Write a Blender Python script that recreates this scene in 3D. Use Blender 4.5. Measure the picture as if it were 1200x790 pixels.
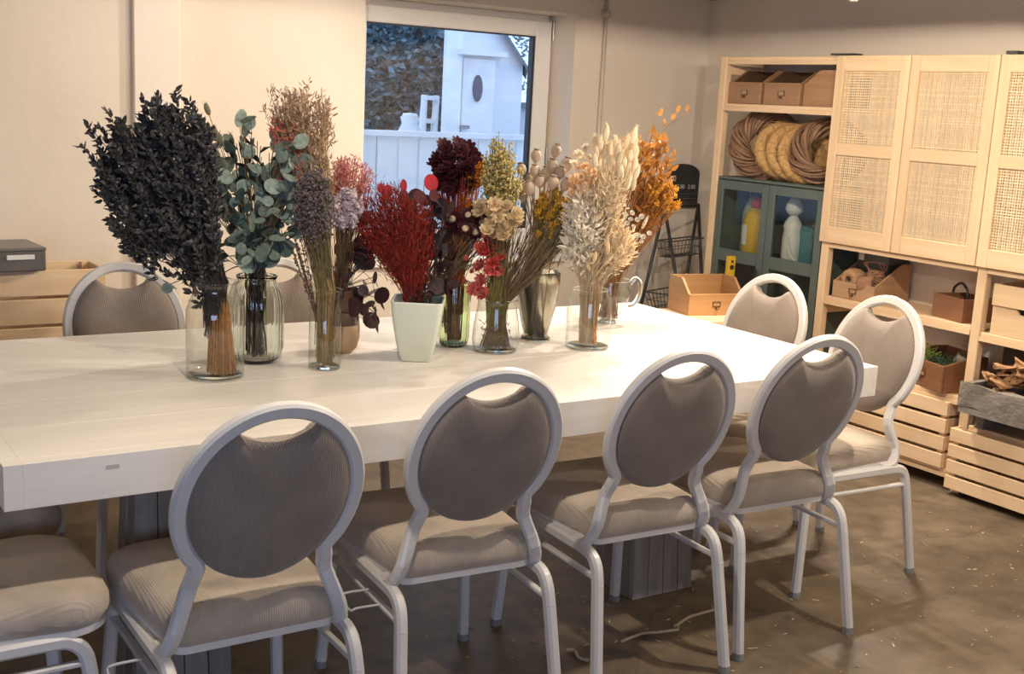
import bpy, math, random
from mathutils import Vector, Matrix, Quaternion
V = Vector
PI = math.pi
for o in list(bpy.data.objects): bpy.data.objects.remove(o)
SC = bpy.context.scene
COL = SC.collection

# ------------------------------------------------------------------ camera
CAM_H, FPX = 1.5, 1392.0
YAW, PITCH, ROLL = math.radians(33.6), math.radians(-11.1), math.radians(2.97)
FW = V((math.sin(YAW)*math.cos(PITCH), math.cos(YAW)*math.cos(PITCH), math.sin(PITCH)))
_r = V((math.cos(YAW), -math.sin(YAW), 0)); _u = _r.cross(FW)
RT = _r*math.cos(ROLL) + _u*math.sin(ROLL)
UP = -_r*math.sin(ROLL) + _u*math.cos(ROLL)
CAMP = V((0, 0, CAM_H))
cd = bpy.data.cameras.new('camera'); cam = bpy.data.objects.new('camera', cd); COL.objects.link(cam)
cd.sensor_width = 36.0; cd.lens = FPX/1200*36; cd.clip_start = .05
M = Matrix((RT, UP, -FW)).transposed().to_4x4(); M.translation = CAMP
cam.matrix_world = M
SC.camera = cam
SC.view_settings.view_transform = 'Standard'
try: SC.view_settings.look = 'None'
except Exception: pass
SC.view_settings.gamma = 1.0
SC.view_settings.use_curve_mapping = False
SC.view_settings.exposure = 0.0
SC.cycles.transparent_max_bounces = 24

def ray(px, py): return FW + RT*((px-600)/FPX) - UP*((py-395)/FPX)
def at_z(px, py, z): d = ray(px, py); return CAMP + d*((z-CAM_H)/d.z)
def at_y(px, py, y): d = ray(px, py); return CAMP + d*(y/d.y)
def at_x(px, py, x): d = ray(px, py); return CAMP + d*(x/d.x)
def ppm(p): return FPX/((p-CAMP).dot(FW))          # pixels per metre at a point

# ------------------------------------------------------------------ world and large lights
W = bpy.data.worlds.new('world'); SC.world = W; W.use_nodes = True
bg = W.node_tree.nodes['Background']; bg.inputs[0].default_value = (.52, .70, 1.0, 1); bg.inputs[1].default_value = 2.0
def area(name, loc, rot, sx, sy, col, e):
    l = bpy.data.lights.new(name, 'AREA'); l.shape = 'RECTANGLE'; l.size = sx; l.size_y = sy; l.color = col; l.energy = e
    o = bpy.data.objects.new(name, l); COL.objects.link(o); o.location = loc; o.rotation_euler = rot; return o
# daylight entering through the wide window in the wall behind the viewer
DAYL = area('window_daylight', (-1.1, -1.62, 1.25), (math.radians(90), 0, 0), 2.2, 1.1, (.45, .60, 1.0), 42)
WARM = (1.0, .865, .71)
#          x     y     z    watts
LAMPS = [(3.64, 3.50, 2.02, 14), (3.78, 3.50, 2.02, 14), (3.92, 3.50, 2.02, 14),
         (2.75, 1.92, 1.98, 19), (3.55, 0.75, 1.98, 11), (0.85, 1.88, 1.98, 11), (1.6, 4.0, 1.98, 2), (-.9, 3.4, 1.98, 4.5), (2.75, 3.25, 2.0, 13)]  # the last lamp is added out of view to brighten walls and table
AIM = V((2.0, 2.85, .8))                      # the three grouped spots are turned onto the table

# ------------------------------------------------------------------ materials
MATS = {}
def _new(name):
    m = bpy.data.materials.new(name); m.use_nodes = True
    nt = m.node_tree; b = nt.nodes['Principled BSDF']; return m, nt, b
def lerp(a, b, t): return tuple(x+(y-x)*t for x, y in zip(a, b))
def c4(c): return (c[0], c[1], c[2], 1)
def mat(name, c1, c2=None, rough=.6, scale=(8, 8, 8), bump=0., bscale=None, metal=0., rnd=0., island=False,
        detail=4., trans=0., spec=.5, ramp=(.35, .65), sheen=0., coat=0.):
    """procedural material: noise between two colours, optional bump, value varied per object or island"""
    if name in MATS: return MATS[name]
    m, nt, b = _new(name); N = nt.nodes; L = nt.links
    b.inputs['Roughness'].default_value = rough; b.inputs['Metallic'].default_value = metal
    b.inputs['Specular IOR Level'].default_value = spec
    if sheen: b.inputs['Sheen Weight'].default_value = sheen
    if coat: b.inputs['Coat Weight'].default_value = coat
    if c2 is None: c2 = lerp(c1, (0, 0, 0), .12)
    tc = N.new('ShaderNodeTexCoord'); mp = N.new('ShaderNodeMapping'); mp.inputs['Scale'].default_value = scale
    L.new(tc.outputs['Object'], mp.inputs['Vector'])
    nz = N.new('ShaderNodeTexNoise'); nz.inputs['Scale'].default_value = 1; nz.inputs['Detail'].default_value = detail
    L.new(mp.outputs[0], nz.inputs['Vector'])
    rp = N.new('ShaderNodeValToRGB'); e = rp.color_ramp.elements
    e[0].position, e[1].position = ramp; e[0].color = c4(c1); e[1].color = c4(c2)
    L.new(nz.outputs['Fac'], rp.inputs['Fac']); out = rp.outputs['Color']
    if rnd:
        hs = N.new('ShaderNodeHueSaturation'); mr = N.new('ShaderNodeMapRange')
        mr.inputs['To Min'].default_value = 1-rnd; mr.inputs['To Max'].default_value = 1+rnd
        if island: g = N.new('ShaderNodeNewGeometry'); L.new(g.outputs['Random Per Island'], mr.inputs['Value'])
        else: g = N.new('ShaderNodeObjectInfo'); L.new(g.outputs['Random'], mr.inputs['Value'])
        L.new(mr.outputs[0], hs.inputs['Value']); L.new(out, hs.inputs['Color']); out = hs.outputs['Color']
    L.new(out, b.inputs['Base Color'])
    if bump:
        mp2 = N.new('ShaderNodeMapping'); mp2.inputs['Scale'].default_value = bscale or scale
        L.new(tc.outputs['Object'], mp2.inputs['Vector'])
        n2 = N.new('ShaderNodeTexNoise'); n2.inputs['Scale'].default_value = 1; n2.inputs['Detail'].default_value = 5
        L.new(mp2.outputs[0], n2.inputs['Vector'])
        bp = N.new('ShaderNodeBump'); bp.inputs['Strength'].default_value = bump; bp.inputs['Distance'].default_value = .01
        L.new(n2.outputs['Fac'], bp.inputs['Height']); L.new(bp.outputs[0], b.inputs['Normal'])
    if trans:
        tr = N.new('ShaderNodeBsdfTranslucent'); L.new(out, tr.inputs['Color'])
        mx = N.new('ShaderNodeMixShader'); mx.inputs[0].default_value = trans
        L.new(b.outputs[0], mx.inputs[1]); L.new(tr.outputs[0], mx.inputs[2])
        L.new(mx.outputs[0], N['Material Output'].inputs['Surface'])
    MATS[name] = m; return m
def wood(name, c1, c2, axis, rough=.55, rnd=.07, bump=.08):
    s = [38, 38, 38]; s['xyz'.index(axis)] = 2.2
    return mat(name, c1, c2, rough, tuple(s), bump, None, 0, rnd, ramp=(.3, .72), detail=5)
def thin_glass(name, tint=(.97, .98, .97), refl=1.0, rough=.02):
    if name in MATS: return MATS[name]
    m, nt, b = _new(name); N = nt.nodes; L = nt.links
    t = N.new('ShaderNodeBsdfTransparent'); t.inputs[0].default_value = c4(tint)
    g = N.new('ShaderNodeBsdfGlossy'); g.inputs['Roughness'].default_value = rough
    f = N.new('ShaderNodeLayerWeight'); f.inputs['Blend'].default_value = .5       # Schlick reflectance of a thin sheet
    po = N.new('ShaderNodeMath'); po.operation = 'POWER'; po.inputs[1].default_value = 4.; L.new(f.outputs['Facing'], po.inputs[0])
    mu = N.new('ShaderNodeMath'); mu.operation = 'MULTIPLY_ADD'; mu.inputs[1].default_value = .6*refl; mu.inputs[2].default_value = .05*refl; mu.use_clamp = True
    p3 = N.new('ShaderNodeMath'); p3.operation = 'POWER'; p3.inputs[1].default_value = 5.; L.new(f.outputs['Facing'], p3.inputs[0])
    tm = N.new('ShaderNodeMixRGB'); tm.inputs[1].default_value = c4(tint); tm.inputs[2].default_value = c4(tuple(k*.55 for k in tint)); L.new(p3.outputs[0], tm.inputs[0]); L.new(tm.outputs[0], t.inputs[0])   # longer path through the wall at the rim of the outline
    mx = N.new('ShaderNodeMixShader')
    L.new(po.outputs[0], mu.inputs[0]); L.new(mu.outputs[0], mx.inputs[0]); L.new(t.outputs[0], mx.inputs[1]); L.new(g.outputs[0], mx.inputs[2])
    L.new(mx.outputs[0], N['Material Output'].inputs['Surface']); N.remove(b)
    MATS[name] = m; return m
def solid_glass(name, col, rough=0., ior=1.45):
    if name in MATS: return MATS[name]
    m, nt, b = _new(name)
    b.inputs['Base Color'].default_value = c4(col); b.inputs['Roughness'].default_value = rough
    b.inputs['Transmission Weight'].default_value = 1; b.inputs['IOR'].default_value = ior
    MATS[name] = m; return m
def corduroy(name, c1, c2, axis=0):
    """ribbed velvet: fine ridges across one object axis plus brushed patches"""
    if name in MATS: return MATS[name]
    m = mat(name, c1, c2, .85, (9, 9, 9), sheen=.25, detail=3, ramp=(.38, .66)); nt = m.node_tree; N = nt.nodes; L = nt.links; b = N['Principled BSDF']
    tc = N.new('ShaderNodeTexCoord'); sx = N.new('ShaderNodeSeparateXYZ'); L.new(tc.outputs['Object'], sx.inputs[0])
    mu = N.new('ShaderNodeMath'); mu.operation = 'MULTIPLY'; mu.inputs[1].default_value = 2*PI/.0052; L.new(sx.outputs[axis], mu.inputs[0])
    si = N.new('ShaderNodeMath'); si.operation = 'SINE'; L.new(mu.outputs[0], si.inputs[0])
    bp = N.new('ShaderNodeBump'); bp.inputs['Strength'].default_value = .4; bp.inputs['Distance'].default_value = .0013
    L.new(si.outputs[0], bp.inputs['Height']); L.new(bp.outputs[0], b.inputs['Normal'])
    return m
def emit(name, col, s):
    if name in MATS: return MATS[name]
    m, nt, b = _new(name); b.inputs['Emission Color'].default_value = c4(col); b.inputs['Emission Strength'].default_value = s
    MATS[name] = m; return m

# ------------------------------------------------------------------ mesh builder
class MB:
    def __init__(s): s.v = []; s.f = []
    def add(s, vs, fs, M=None):
        n = len(s.v)
        s.v += [tuple(M @ V(p)) for p in vs] if M is not None else [tuple(p) for p in vs]
        s.f += [tuple(i+n for i in f) for f in fs]; return s
    def box(s, x0, x1, y0, y1, z0, z1, M=None, b=0.):
        if x0 > x1: x0, x1 = x1, x0
        if y0 > y1: y0, y1 = y1, y0
        if z0 > z1: z0, z1 = z1, z0
        if b <= 0:
            vs = [(x, y, z) for z in (z0, z1) for y in (y0, y1) for x in (x0, x1)]
            return s.add(vs, [(0, 2, 3, 1), (4, 5, 7, 6), (0, 1, 5, 4), (2, 6, 7, 3), (0, 4, 6, 2), (1, 3, 7, 5)], M)
        b = min(b, (x1-x0)*.45, (y1-y0)*.45, (z1-z0)*.45)
        vs = []; X = (x0, x1); Y = (y0, y1); Z = (z0, z1); sg = (1, -1)
        for k in range(2):
            for j in range(2):
                for i in range(2):
                    vs += [(X[i], Y[j]+sg[j]*b, Z[k]+sg[k]*b), (X[i]+sg[i]*b, Y[j], Z[k]+sg[k]*b), (X[i]+sg[i]*b, Y[j]+sg[j]*b, Z[k])]
        I = lambda i, j, k, a: ((k*2+j)*2+i)*3+a
        fs = []
        for i in range(2):
            q = [I(i, 0, 0, 0), I(i, 1, 0, 0), I(i, 1, 1, 0), I(i, 0, 1, 0)]; fs.append(q if i else q[::-1])
            q = [I(0, i, 0, 1), I(0, i, 1, 1), I(1, i, 1, 1), I(1, i, 0, 1)]; fs.append(q if i else q[::-1])
            q = [I(0, 0, i, 2), I(1, 0, i, 2), I(1, 1, i, 2), I(0, 1, i, 2)]; fs.append(q if i else q[::-1])
        for j in range(2):
            for k in range(2):
                q = [I(0, j, k, 1), I(1, j, k, 1), I(1, j, k, 2), I(0, j, k, 2)]; fs.append(q if (j+k) % 2 == 0 else q[::-1])
        for i in range(2):
            for k in range(2):
                q = [I(i, 0, k, 0), I(i, 1, k, 0), I(i, 1, k, 2), I(i, 0, k, 2)]; fs.append(q if (i+k) % 2 else q[::-1])
        for i in range(2):
            for j in range(2):
                q = [I(i, j, 0, 0), I(i, j, 1, 0), I(i, j, 1, 1), I(i, j, 0, 1)]; fs.append(q if (i+j) % 2 == 0 else q[::-1])
        for i in range(2):
            for j in range(2):
                for k in range(2):
                    t = [I(i, j, k, 0), I(i, j, k, 1), I(i, j, k, 2)]; fs.append(t if (i+j+k) % 2 else t[::-1])
        return s.add(vs, fs, M)
    def lathe(s, prof, n=24, M=None, rib=None, close=False, sq=None):
        """prof: list of (r, z). rib(angle, z) scales the radius"""
        vs = []; fs = []
        for (r, z) in prof:
            for k in range(n):
                a = 2*PI*k/n; rr = r*(rib(a, z) if rib else 1)
                vs.append((rr*math.cos(a), rr*math.sin(a), z))
        m = len(prof)
        for i in range(m-1):
            for k in range(n): fs.append((i*n+k, i*n+(k+1) % n, (i+1)*n+(k+1) % n, (i+1)*n+k))
        if close:
            for k in range(n): fs.append(((m-1)*n+k, (m-1)*n+(k+1) % n, (k+1) % n, k))
        else:
            if prof[0][0] > 1e-5: fs.append(tuple(range(n))[::-1])
            if prof[-1][0] > 1e-5: fs.append(tuple((m-1)*n+k for k in range(n)))
        return s.add(vs, fs, M)
    def tube(s, pts, r, n=6, rs=None, closed=False, sec=None, up=None, cap=True):
        """sweep a round (or given 2-D) section along pts"""
        P = [V(p) for p in pts]; m = len(P); vs = []; fs = []
        if sec is None: sec = [(math.cos(2*PI*k/n), math.sin(2*PI*k/n)) for k in range(n)]
        else: n = len(sec)
        pu = None
        for i in range(m):
            if closed: t = P[(i+1) % m]-P[(i-1) % m]
            else: t = P[min(i+1, m-1)]-P[max(i-1, 0)]
            if t.length < 1e-9: t = V((0, 0, 1))
            t.normalize()
            if up is not None: u = V(up)
            elif pu is not None: u = pu
            else: u = V((0, 0, 1)) if abs(t.z) < .9 else V((1, 0, 0))
            a = u.cross(t)
            if a.length < 1e-6: a = V((1, 0, 0)).cross(t)
            a.normalize(); bb = t.cross(a); pu = bb
            k = r*(rs[i] if rs else 1)
            for (x, y) in sec: vs.append(P[i]+a*(x*k)+bb*(y*k))
        for i in range(m if closed else m-1):
            j = (i+1) % m
            for k in range(n): fs.append((i*n+k, i*n+(k+1) % n, j*n+(k+1) % n, j*n+k))
        if not closed and cap: fs += [tuple(range(n))[::-1], tuple((m-1)*n+k for k in range(n))]
        return s.add(vs, fs)
    def prism(s, poly, y0, y1, M=None):
        """extrude an (x, z) outline along y"""
        n = len(poly)
        vs = [(x, y0, z) for x, z in poly]+[(x, y1, z) for x, z in poly]
        fs = [tuple(range(n)), tuple(range(n, 2*n))[::-1]]+[(k, n+k, n+(k+1) % n, (k+1) % n) for k in range(n)]
        return s.add(vs, fs, M)
    def build(s, name, m, parent=None, smooth=False, sub=0, bevel=0., M=None):
        me = bpy.data.meshes.new(name); me.from_pydata(s.v, [], s.f); me.update()
        if smooth: me.polygons.foreach_set('use_smooth', [True]*len(me.polygons))
        me.materials.append(m)
        o = bpy.data.objects.new(name, me); COL.objects.link(o)
        if parent is not None: o.parent = parent
        if M is not None: o.matrix_basis = M
        if bevel:
            b = o.modifiers.new('b', 'BEVEL'); b.width = bevel; b.segments = 2; b.limit_method = 'ANGLE'
        if sub:
            d = o.modifiers.new('s', 'SUBSURF'); d.levels = d.render_levels = sub
        return o
def rsec(w, d, b=.25):
    """rounded rectangular section"""
    x, y = w/2, d/2; c = min(w, d)*b
    return [(x, -y+c), (x, y-c), (x-c, y), (-x+c, y), (-x, y-c), (-x, -y+c), (-x+c, -y), (x-c, -y)]
def spline(pts, n=8, closed=False):
    P = [V(p) for p in pts]; m = len(P); out = []
    for i in range(m if closed else m-1):
        g = (lambda j: P[j % m]) if closed else (lambda j: P[max(0, min(m-1, j))])
        a, b, c, d = g(i-1), g(i), g(i+1), g(i+2)
        for k in range(n):
            t = k/n
            out.append(.5*((2*b)+(c-a)*t+(2*a-5*b+4*c-d)*t*t+(3*b-a-3*c+d)*t**3))
    if not closed: out.append(P[-1])
    return out
def tag(o, label=None, cat=None, group=None, kind=None):
    if label: o['label'] = label
    if cat: o['category'] = cat
    if group: o['group'] = group
    if kind: o['kind'] = kind
    return o
def thing(name, label, cat, loc=(0, 0, 0), rz=0., group=None):
    o = bpy.data.objects.new(name, None); COL.objects.link(o); o.location = loc; o.rotation_euler = (0, 0, rz)
    o.empty_display_size = .05
    return tag(o, label, cat, group)
def struct(o): o['kind'] = 'structure'; return o
def stuff(o): o['kind'] = 'stuff'; return o
def copy_tree(o, parent=None):
    c = o.copy(); COL.objects.link(c)
    if parent is not None: c.parent = parent
    for ch in list(o.children): copy_tree(ch, c)
    return c
def T(x, y, z): return Matrix.Translation((x, y, z))
def RZ(a): return Matrix.Rotation(a, 4, 'Z')
def RX(a): return Matrix.Rotation(a, 4, 'X')
def RY(a): return Matrix.Rotation(a, 4, 'Y')
def S(x, y=None, z=None):
    y = x if y is None else y; z = x if z is None else z
    return Matrix.Diagonal((x, y, z, 1))
def align(p, d, roll=0., s=1.):
    """matrix that puts local +Z along d at p"""
    q = V((0, 0, 1)).rotation_difference(V(d).normalized())
    return T(*p) @ q.to_matrix().to_4x4() @ RZ(roll) @ S(s)

# ------------------------------------------------------------------ palette
plaster = mat('plaster_wall', (.74, .655, .55), (.69, .60, .495), .9, (1.3, 1.3, 1.1), .25, (14, 14, 14), detail=6)
plaster_w = mat('plaster_pier', (.78, .71, .62), (.74, .66, .56), .9, (1.3, 1.3, 1.1), .2, (14, 14, 14), detail=6)
ceil_m = mat('ceiling_paint', (.30, .285, .265), (.26, .25, .235), .9, (2, 2, 2))
def floor_mat():
    m, nt, b = _new('concrete_floor'); N = nt.nodes; L = nt.links; b.inputs['Roughness'].default_value = .52
    tc = N.new('ShaderNodeTexCoord')
    n1 = N.new('ShaderNodeTexNoise'); n1.inputs['Scale'].default_value = 1.6; n1.inputs['Detail'].default_value = 8; n1.inputs['Roughness'].default_value = .62
    n2 = N.new('ShaderNodeTexNoise'); n2.inputs['Scale'].default_value = 11; n2.inputs['Detail'].default_value = 8
    vo = N.new('ShaderNodeTexVoronoi'); vo.feature = 'DISTANCE_TO_EDGE'; vo.inputs['Scale'].default_value = .8
    for n in (n1, n2): L.new(tc.outputs['Object'], n.inputs['Vector'])
    ds = N.new('ShaderNodeMixRGB'); ds.inputs[0].default_value = .25; L.new(tc.outputs['Object'], ds.inputs[1]); L.new(n1.outputs['Color'], ds.inputs[2]); L.new(ds.outputs[0], vo.inputs['Vector'])
    r1 = N.new('ShaderNodeValToRGB'); e = r1.color_ramp.elements
    e[0].position = .33; e[0].color = (.09, .065, .042, 1); e[1].position = .70; e[1].color = (.225, .17, .113, 1)
    L.new(n1.outputs['Fac'], r1.inputs[0])
    r2 = N.new('ShaderNodeValToRGB'); e = r2.color_ramp.elements
    e[0].position = .35; e[0].color = (.72, .72, .72, 1); e[1].position = .66; e[1].color = (1.12, 1.1, 1.06, 1)
    L.new(n2.outputs['Fac'], r2.inputs[0])
    mu = N.new('ShaderNodeMixRGB'); mu.blend_type = 'MULTIPLY'; mu.inputs[0].default_value = 1; L.new(r1.outputs[0], mu.inputs[1]); L.new(r2.outputs[0], mu.inputs[2])
    rc = N.new('ShaderNodeValToRGB'); e = rc.color_ramp.elements; e[0].position = 0; e[0].color = (.55, .52, .5, 1); e[1].position = .006; e[1].color = (1, 1, 1, 1)
    L.new(vo.outputs['Distance'], rc.inputs[0])
    m2 = N.new('ShaderNodeMixRGB'); m2.blend_type = 'MULTIPLY'; m2.inputs[0].default_value = .6; L.new(mu.outputs[0], m2.inputs[1]); L.new(rc.outputs[0], m2.inputs[2])
    L.new(m2.outputs[0], b.inputs['Base Color'])
    bp = N.new('ShaderNodeBump'); bp.inputs['Strength'].default_value = .15; bp.inputs['Distance'].default_value = .01; L.new(n2.outputs['Fac'], bp.inputs['Height']); L.new(bp.outputs[0], b.inputs['Normal'])
    return m
floor_m = floor_mat()
P1, P2 = (.84, .62, .39), (.75, .52, .30)
pine = {a: wood('pine_'+a, P1, P2, a) for a in 'xyz'}
B1, B2 = (.40, .22, .105), (.30, .155, .07)
box_wood = {a: wood('old_box_wood_'+a, B1, B2, a, .5, .1) for a in 'xyz'}
white_wood = {a: wood('whitewashed_wood_'+a, (.83, .78, .71), (.77, .715, .64), a, .5, .02, .05) for a in 'xyz'}
grey_wood = wood('grey_plank', (.33, .29, .25), (.23, .20, .17), 'z', .7, .1)
frame_metal = mat('cream_powder_coat', (.72, .69, .65), (.69, .66, .62), .32, (6, 6, 6))
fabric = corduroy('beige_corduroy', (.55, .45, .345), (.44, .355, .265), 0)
fabric_back_shaded = corduroy('beige_corduroy_back_shaded', (.30, .24, .19), (.245, .195, .155), 0)  # same cloth as the seats, with the shade on the backs mixed into its colour
plastic_w = mat('white_window_plastic', (.78, .75, .71), (.76, .73, .69), .35)
black_m = mat('black_metal', (.025, .023, .022), (.04, .038, .035), .45)
green_m = mat('green_cabinet_paint', (.105, .135, .115), (.095, .12, .10), .5, (5, 5, 5))
brass = mat('dark_brass', (.22, .13, .06), (.3, .18, .08), .4, metal=.7)

# ------------------------------------------------------------------ the room
WX, WY = 4.5, 5.0            # right wall, back wall
struct(MB().box(-3, 4.7, -2.0, 5.4, -.1, 0).build('floor', floor_m))
struct(MB().box(-3, 4.7, -2.0, 5.4, 2.1, 2.2).build('ceiling', ceil_m))
struct(MB().box(WX, WX+.2, -2.0, 5.4, 0, 2.1).build('wall_right', plaster))
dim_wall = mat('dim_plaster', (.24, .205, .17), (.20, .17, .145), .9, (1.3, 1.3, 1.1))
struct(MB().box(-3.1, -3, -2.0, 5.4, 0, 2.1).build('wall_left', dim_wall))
# wall behind the viewer, with the wide window opening the daylight comes through
b = MB(); b.box(-3, -2.2, -1.8, -1.65, 0, 2.1); b.box(0, 4.5, -1.8, -1.65, 0, 2.1); b.box(-2.2, 0, -1.8, -1.65, 0, .7); b.box(-2.2, 0, -1.8, -1.65, 1.8, 2.1)
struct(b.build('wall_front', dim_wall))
# back wall with the window hole: x 2.44..3.61, z .85..1.955
WL, WR_, WB, WT = 2.44, 3.61, .74, 1.955
b = MB(); b.box(-3, WL, WY, 5.36, 0, 2.1); b.box(WR_, 4.7, WY, 5.36, 0, 2.1); b.box(WL, WR_, WY, 5.36, 0, WB); b.box(WL, WR_, WY, 5.36, WT, 2.1)
struct(b.build('wall_back', plaster))
struct(MB().box(-3, 1.365, 4.88, 5.0, 0, 2.1).build('wall_back_step', plaster))
struct(MB().box(1.365, 1.553, 4.85, 5.0, 0, 2.1, b=.004).build('wall_pier', plaster_w))
struct(MB().box(1.553, WX, 4.985, 5.0, 0, .07).build('baseboard_back', plastic_w))
b = MB().tube([(3.785, 4.985, 0), (3.785, 4.985, 2.1)], .011, 8); b.box(3.765, 3.805, 4.97, 5, 1.955, 1.985)
tag(b.build('wall_conduit', mat('conduit_paint', (.62, .53, .44), None, .6), smooth=True), 'thin beige cable conduit running up the wall beside the window', 'pipe')

# window
wf = thing('window_1', None, None); struct(wf)
FY = 5.19                                              # face of the fixed frame
gx0, gx1, gz0, gz1 = 2.545, 3.505, .86, 1.845          # glass
fx1 = 3.60
b = MB()
for a in ((WL, WL+.05, WB, WT-.02), (fx1-.01, WR_, WB, WT-.02)): b.box(a[0], a[1], FY+.02, FY+.1, a[2], a[3], b=.004)
b.box(WL+.05, fx1-.01, FY+.02, FY+.1, WT-.04, WT, b=.004); b.box(WL+.05, fx1-.01, FY+.02, FY+.1, WB, WB+.05, b=.004)
b.build('window_frame', plastic_w, wf)
b = MB(); b.box(WL+.035, gx0, FY, FY+.06, WB+.04, WT-.03, b=.006); b.box(gx1, fx1, FY, FY+.06, WB+.04, WT-.03, b=.006)
b.box(gx0, gx1, FY, FY+.06, gz1, WT-.03, b=.006); b.box(gx0, gx1, FY, FY+.06, WB+.04, gz0, b=.006)
sash = b.build('sash', plastic_w, wf)
b = MB(); g = .010
b.box(gx0, gx0+g*.4, FY+.02, FY+.05, gz0, gz1); b.box(gx1-.013, gx1, FY+.012, FY+.05, gz0, gz1); b.box(gx0, gx1, FY+.015, FY+.05, gz1-g*.6, gz1); b.box(gx0, gx1, FY+.02, FY+.05, gz0, gz0+g)
b.build('gasket', mat('black_rubber', (.02, .02, .03), None, .5), sash)
MB().box(gx0, gx1, FY+.028, FY+.032, gz0, gz1).build('pane', thin_glass('window_glass', (.96, .98, 1), 1.0, .0), sash)
b = MB(); b.tube([(fx1+.004, FY-.004, 1.83), (fx1+.004, FY-.004, 1.925)], .007, 8); b.tube([(fx1+.004, FY-.004, 1.20), (fx1+.004, FY-.004, 1.29)], .007, 8)
b.build('hinge', mat('hinge_metal', (.45, .43, .40), None, .35, metal=.6), sash)
MB().box(WL, WR_, 4.97, FY+.01, WB-.03, WB+.006, b=.004).build('sill', plastic_w, wf)

# ------------------------------------------------------------------ lamps on the ceiling
shade_m = mat('lamp_shade_white', (.75, .73, .70), None, .4)
for i, (x, y, z, e) in enumerate(LAMPS):
    where = ['over the table, first of three', 'over the table end, between two others', 'over the table end, closest to the cane doors', 'above the near row of chairs', 'near the front of the shelving', 'above the table end away from the shelves', 'above the far row of chairs', 'by the wall away from the shelves', 'added unseen above the middle of the table to brighten the walls'][i]
    lp = thing('ceiling_lamp', 'white ceiling spot lamp '+where, 'lamp', (x, y, z), 0, 'ceiling spot lamps')
    MB().lathe([(.001, .15), (.045, .15), (.045, .14), (.012, .135), (.012, .07), (.03, .06), (.042, .0), (.04, .0), (.028, .055), (.001, .057)], 20).build('shade', shade_m, lp, True)
    MB().lathe([(.001, .012), (.022, .016), (.030, .03), (.022, .05), (.001, .052)], 16).build('bulb', emit('bulb_glow', (1, .86, .68), 22), lp, True)
    if i < 3: lp.rotation_euler = (V((x, y, z))-AIM).to_track_quat('Z', 'Y').to_euler()
    l = bpy.data.lights.new('lamp_light', 'SPOT'); l.energy = e*4; l.color = WARM; l.spot_size = math.radians(150 if i < 3 else 177.5); l.spot_blend = .25 if i < 3 else .02; l.shadow_soft_size = .025
    lo = bpy.data.objects.new('lamp_light', l); COL.objects.link(lo); lo.parent = lp; lo.location = (0, 0, -.012)

# ------------------------------------------------------------------ table
TZ = .76
TX0, TX1, TY0, TY1 = .408, 2.942, 2.372, 3.582
tb = thing('dining_table', 'long whitewashed wooden table with a thick slab top on plank pedestals', 'table', ((TX0+TX1)/2, (TY0+TY1)/2, 0))
tl = tb.location
def tbox(x0, x1, y0, y1, z0, z1, bv=.003): return MB().box(x0-tl.x, x1-tl.x, y0-tl.y, y1-tl.y, z0, z1, b=bv)
EW = .036
ys = [TY0+EW+.0]+[TY0+EW+(TY1-TY0-2*EW)*k/5 for k in range(1, 5)]+[TY1-EW]
for k in range(5): tbox(TX0+EW, TX1-EW, ys[k]+.0003, ys[k+1]-.0003, TZ-.045, TZ, .0012).build('top_board', white_wood['x'], tb)
tbox(TX0+EW, TX1-EW, TY0, TY0+EW, TZ-.093, TZ, .0008).build('edge_board', white_wood['x'], tb)
tbox(TX0+EW, TX1-EW, TY1-EW, TY1, TZ-.093, TZ, .0008).build('edge_board', white_wood['x'], tb)
tbox(TX0, TX0+EW, TY0, TY1, TZ-.093, TZ, .0004).build('edge_board', white_wood['x'], tb)
tbox(TX1-EW, TX1, TY0, TY1, TZ-.093, TZ, .0008).build('edge_board', white_wood['y'], tb)
tbox(TX0+.195, TX0+.222, TY0-.0008, TY0+.01, TZ-.030, TZ-.022, 0).build('wood_plug', mat('wood_plug', (.55, .50, .45), None, .7), tb)
for (x0, x1) in ((.74, .985), (2.275, 2.52)):          # two pedestals, each of upright planks
    n = 4; w = (x1-x0)/n
    for side in (0, 1):
        for k in range(n):
            y = 2.69 if side == 0 else 2.86
            a0, a1 = x0+w*k+.002, x0+w*(k+1)-.002; xm = (x0+x1)/2
            f = lambda x: xm+(x-xm)*.86
            b = MB(); yb = y-.02 if side == 0 else y+.02
            t = .022 if side == 0 else -.022
            vs = [(a0, yb, 0), (a1, yb, 0), (a1, yb+t, 0), (a0, yb+t, 0), (f(a0), y+.03*(1-2*side), .668), (f(a1), y+.03*(1-2*side), .668), (f(a1), y+.03*(1-2*side)+t, .668), (f(a0), y+.03*(1-2*side)+t, .668)]
            b.add([(p[0]-tl.x, p[1]-tl.y, p[2]) for p in vs], [(0, 3, 2, 1), (4, 5, 6, 7), (0, 1, 5, 4), (1, 2, 6, 5), (2, 3, 7, 6), (3, 0, 4, 7)])
            b.build('pedestal_plank', grey_wood, tb)
    for side in (0, 1):
        for k in range(2):
            y0 = 2.70+.15*k/2; y1 = 2.70+.15*(k+1)/2-.004
            xb = x0 if side == 0 else x1; t = .022 if side == 0 else -.022
            xm = (x0+x1)/2; xt = xm+(xb-xm)*.86
            vs = [(xb, y0, 0), (xb+t, y0, 0), (xb+t, y1, 0), (xb, y1, 0), (xt, y0+.01, .667), (xt+t, y0+.01, .667), (xt+t, y1-.01, .667), (xt, y1-.01, .667)]
            MB().add([(p[0]-tl.x, p[1]-tl.y, p[2]) for p in vs], [(0, 3, 2, 1), (4, 5, 6, 7), (0, 1, 5, 4), (1, 2, 6, 5), (2, 3, 7, 6), (3, 0, 4, 7)]).build('pedestal_plank', grey_wood, tb)

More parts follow.
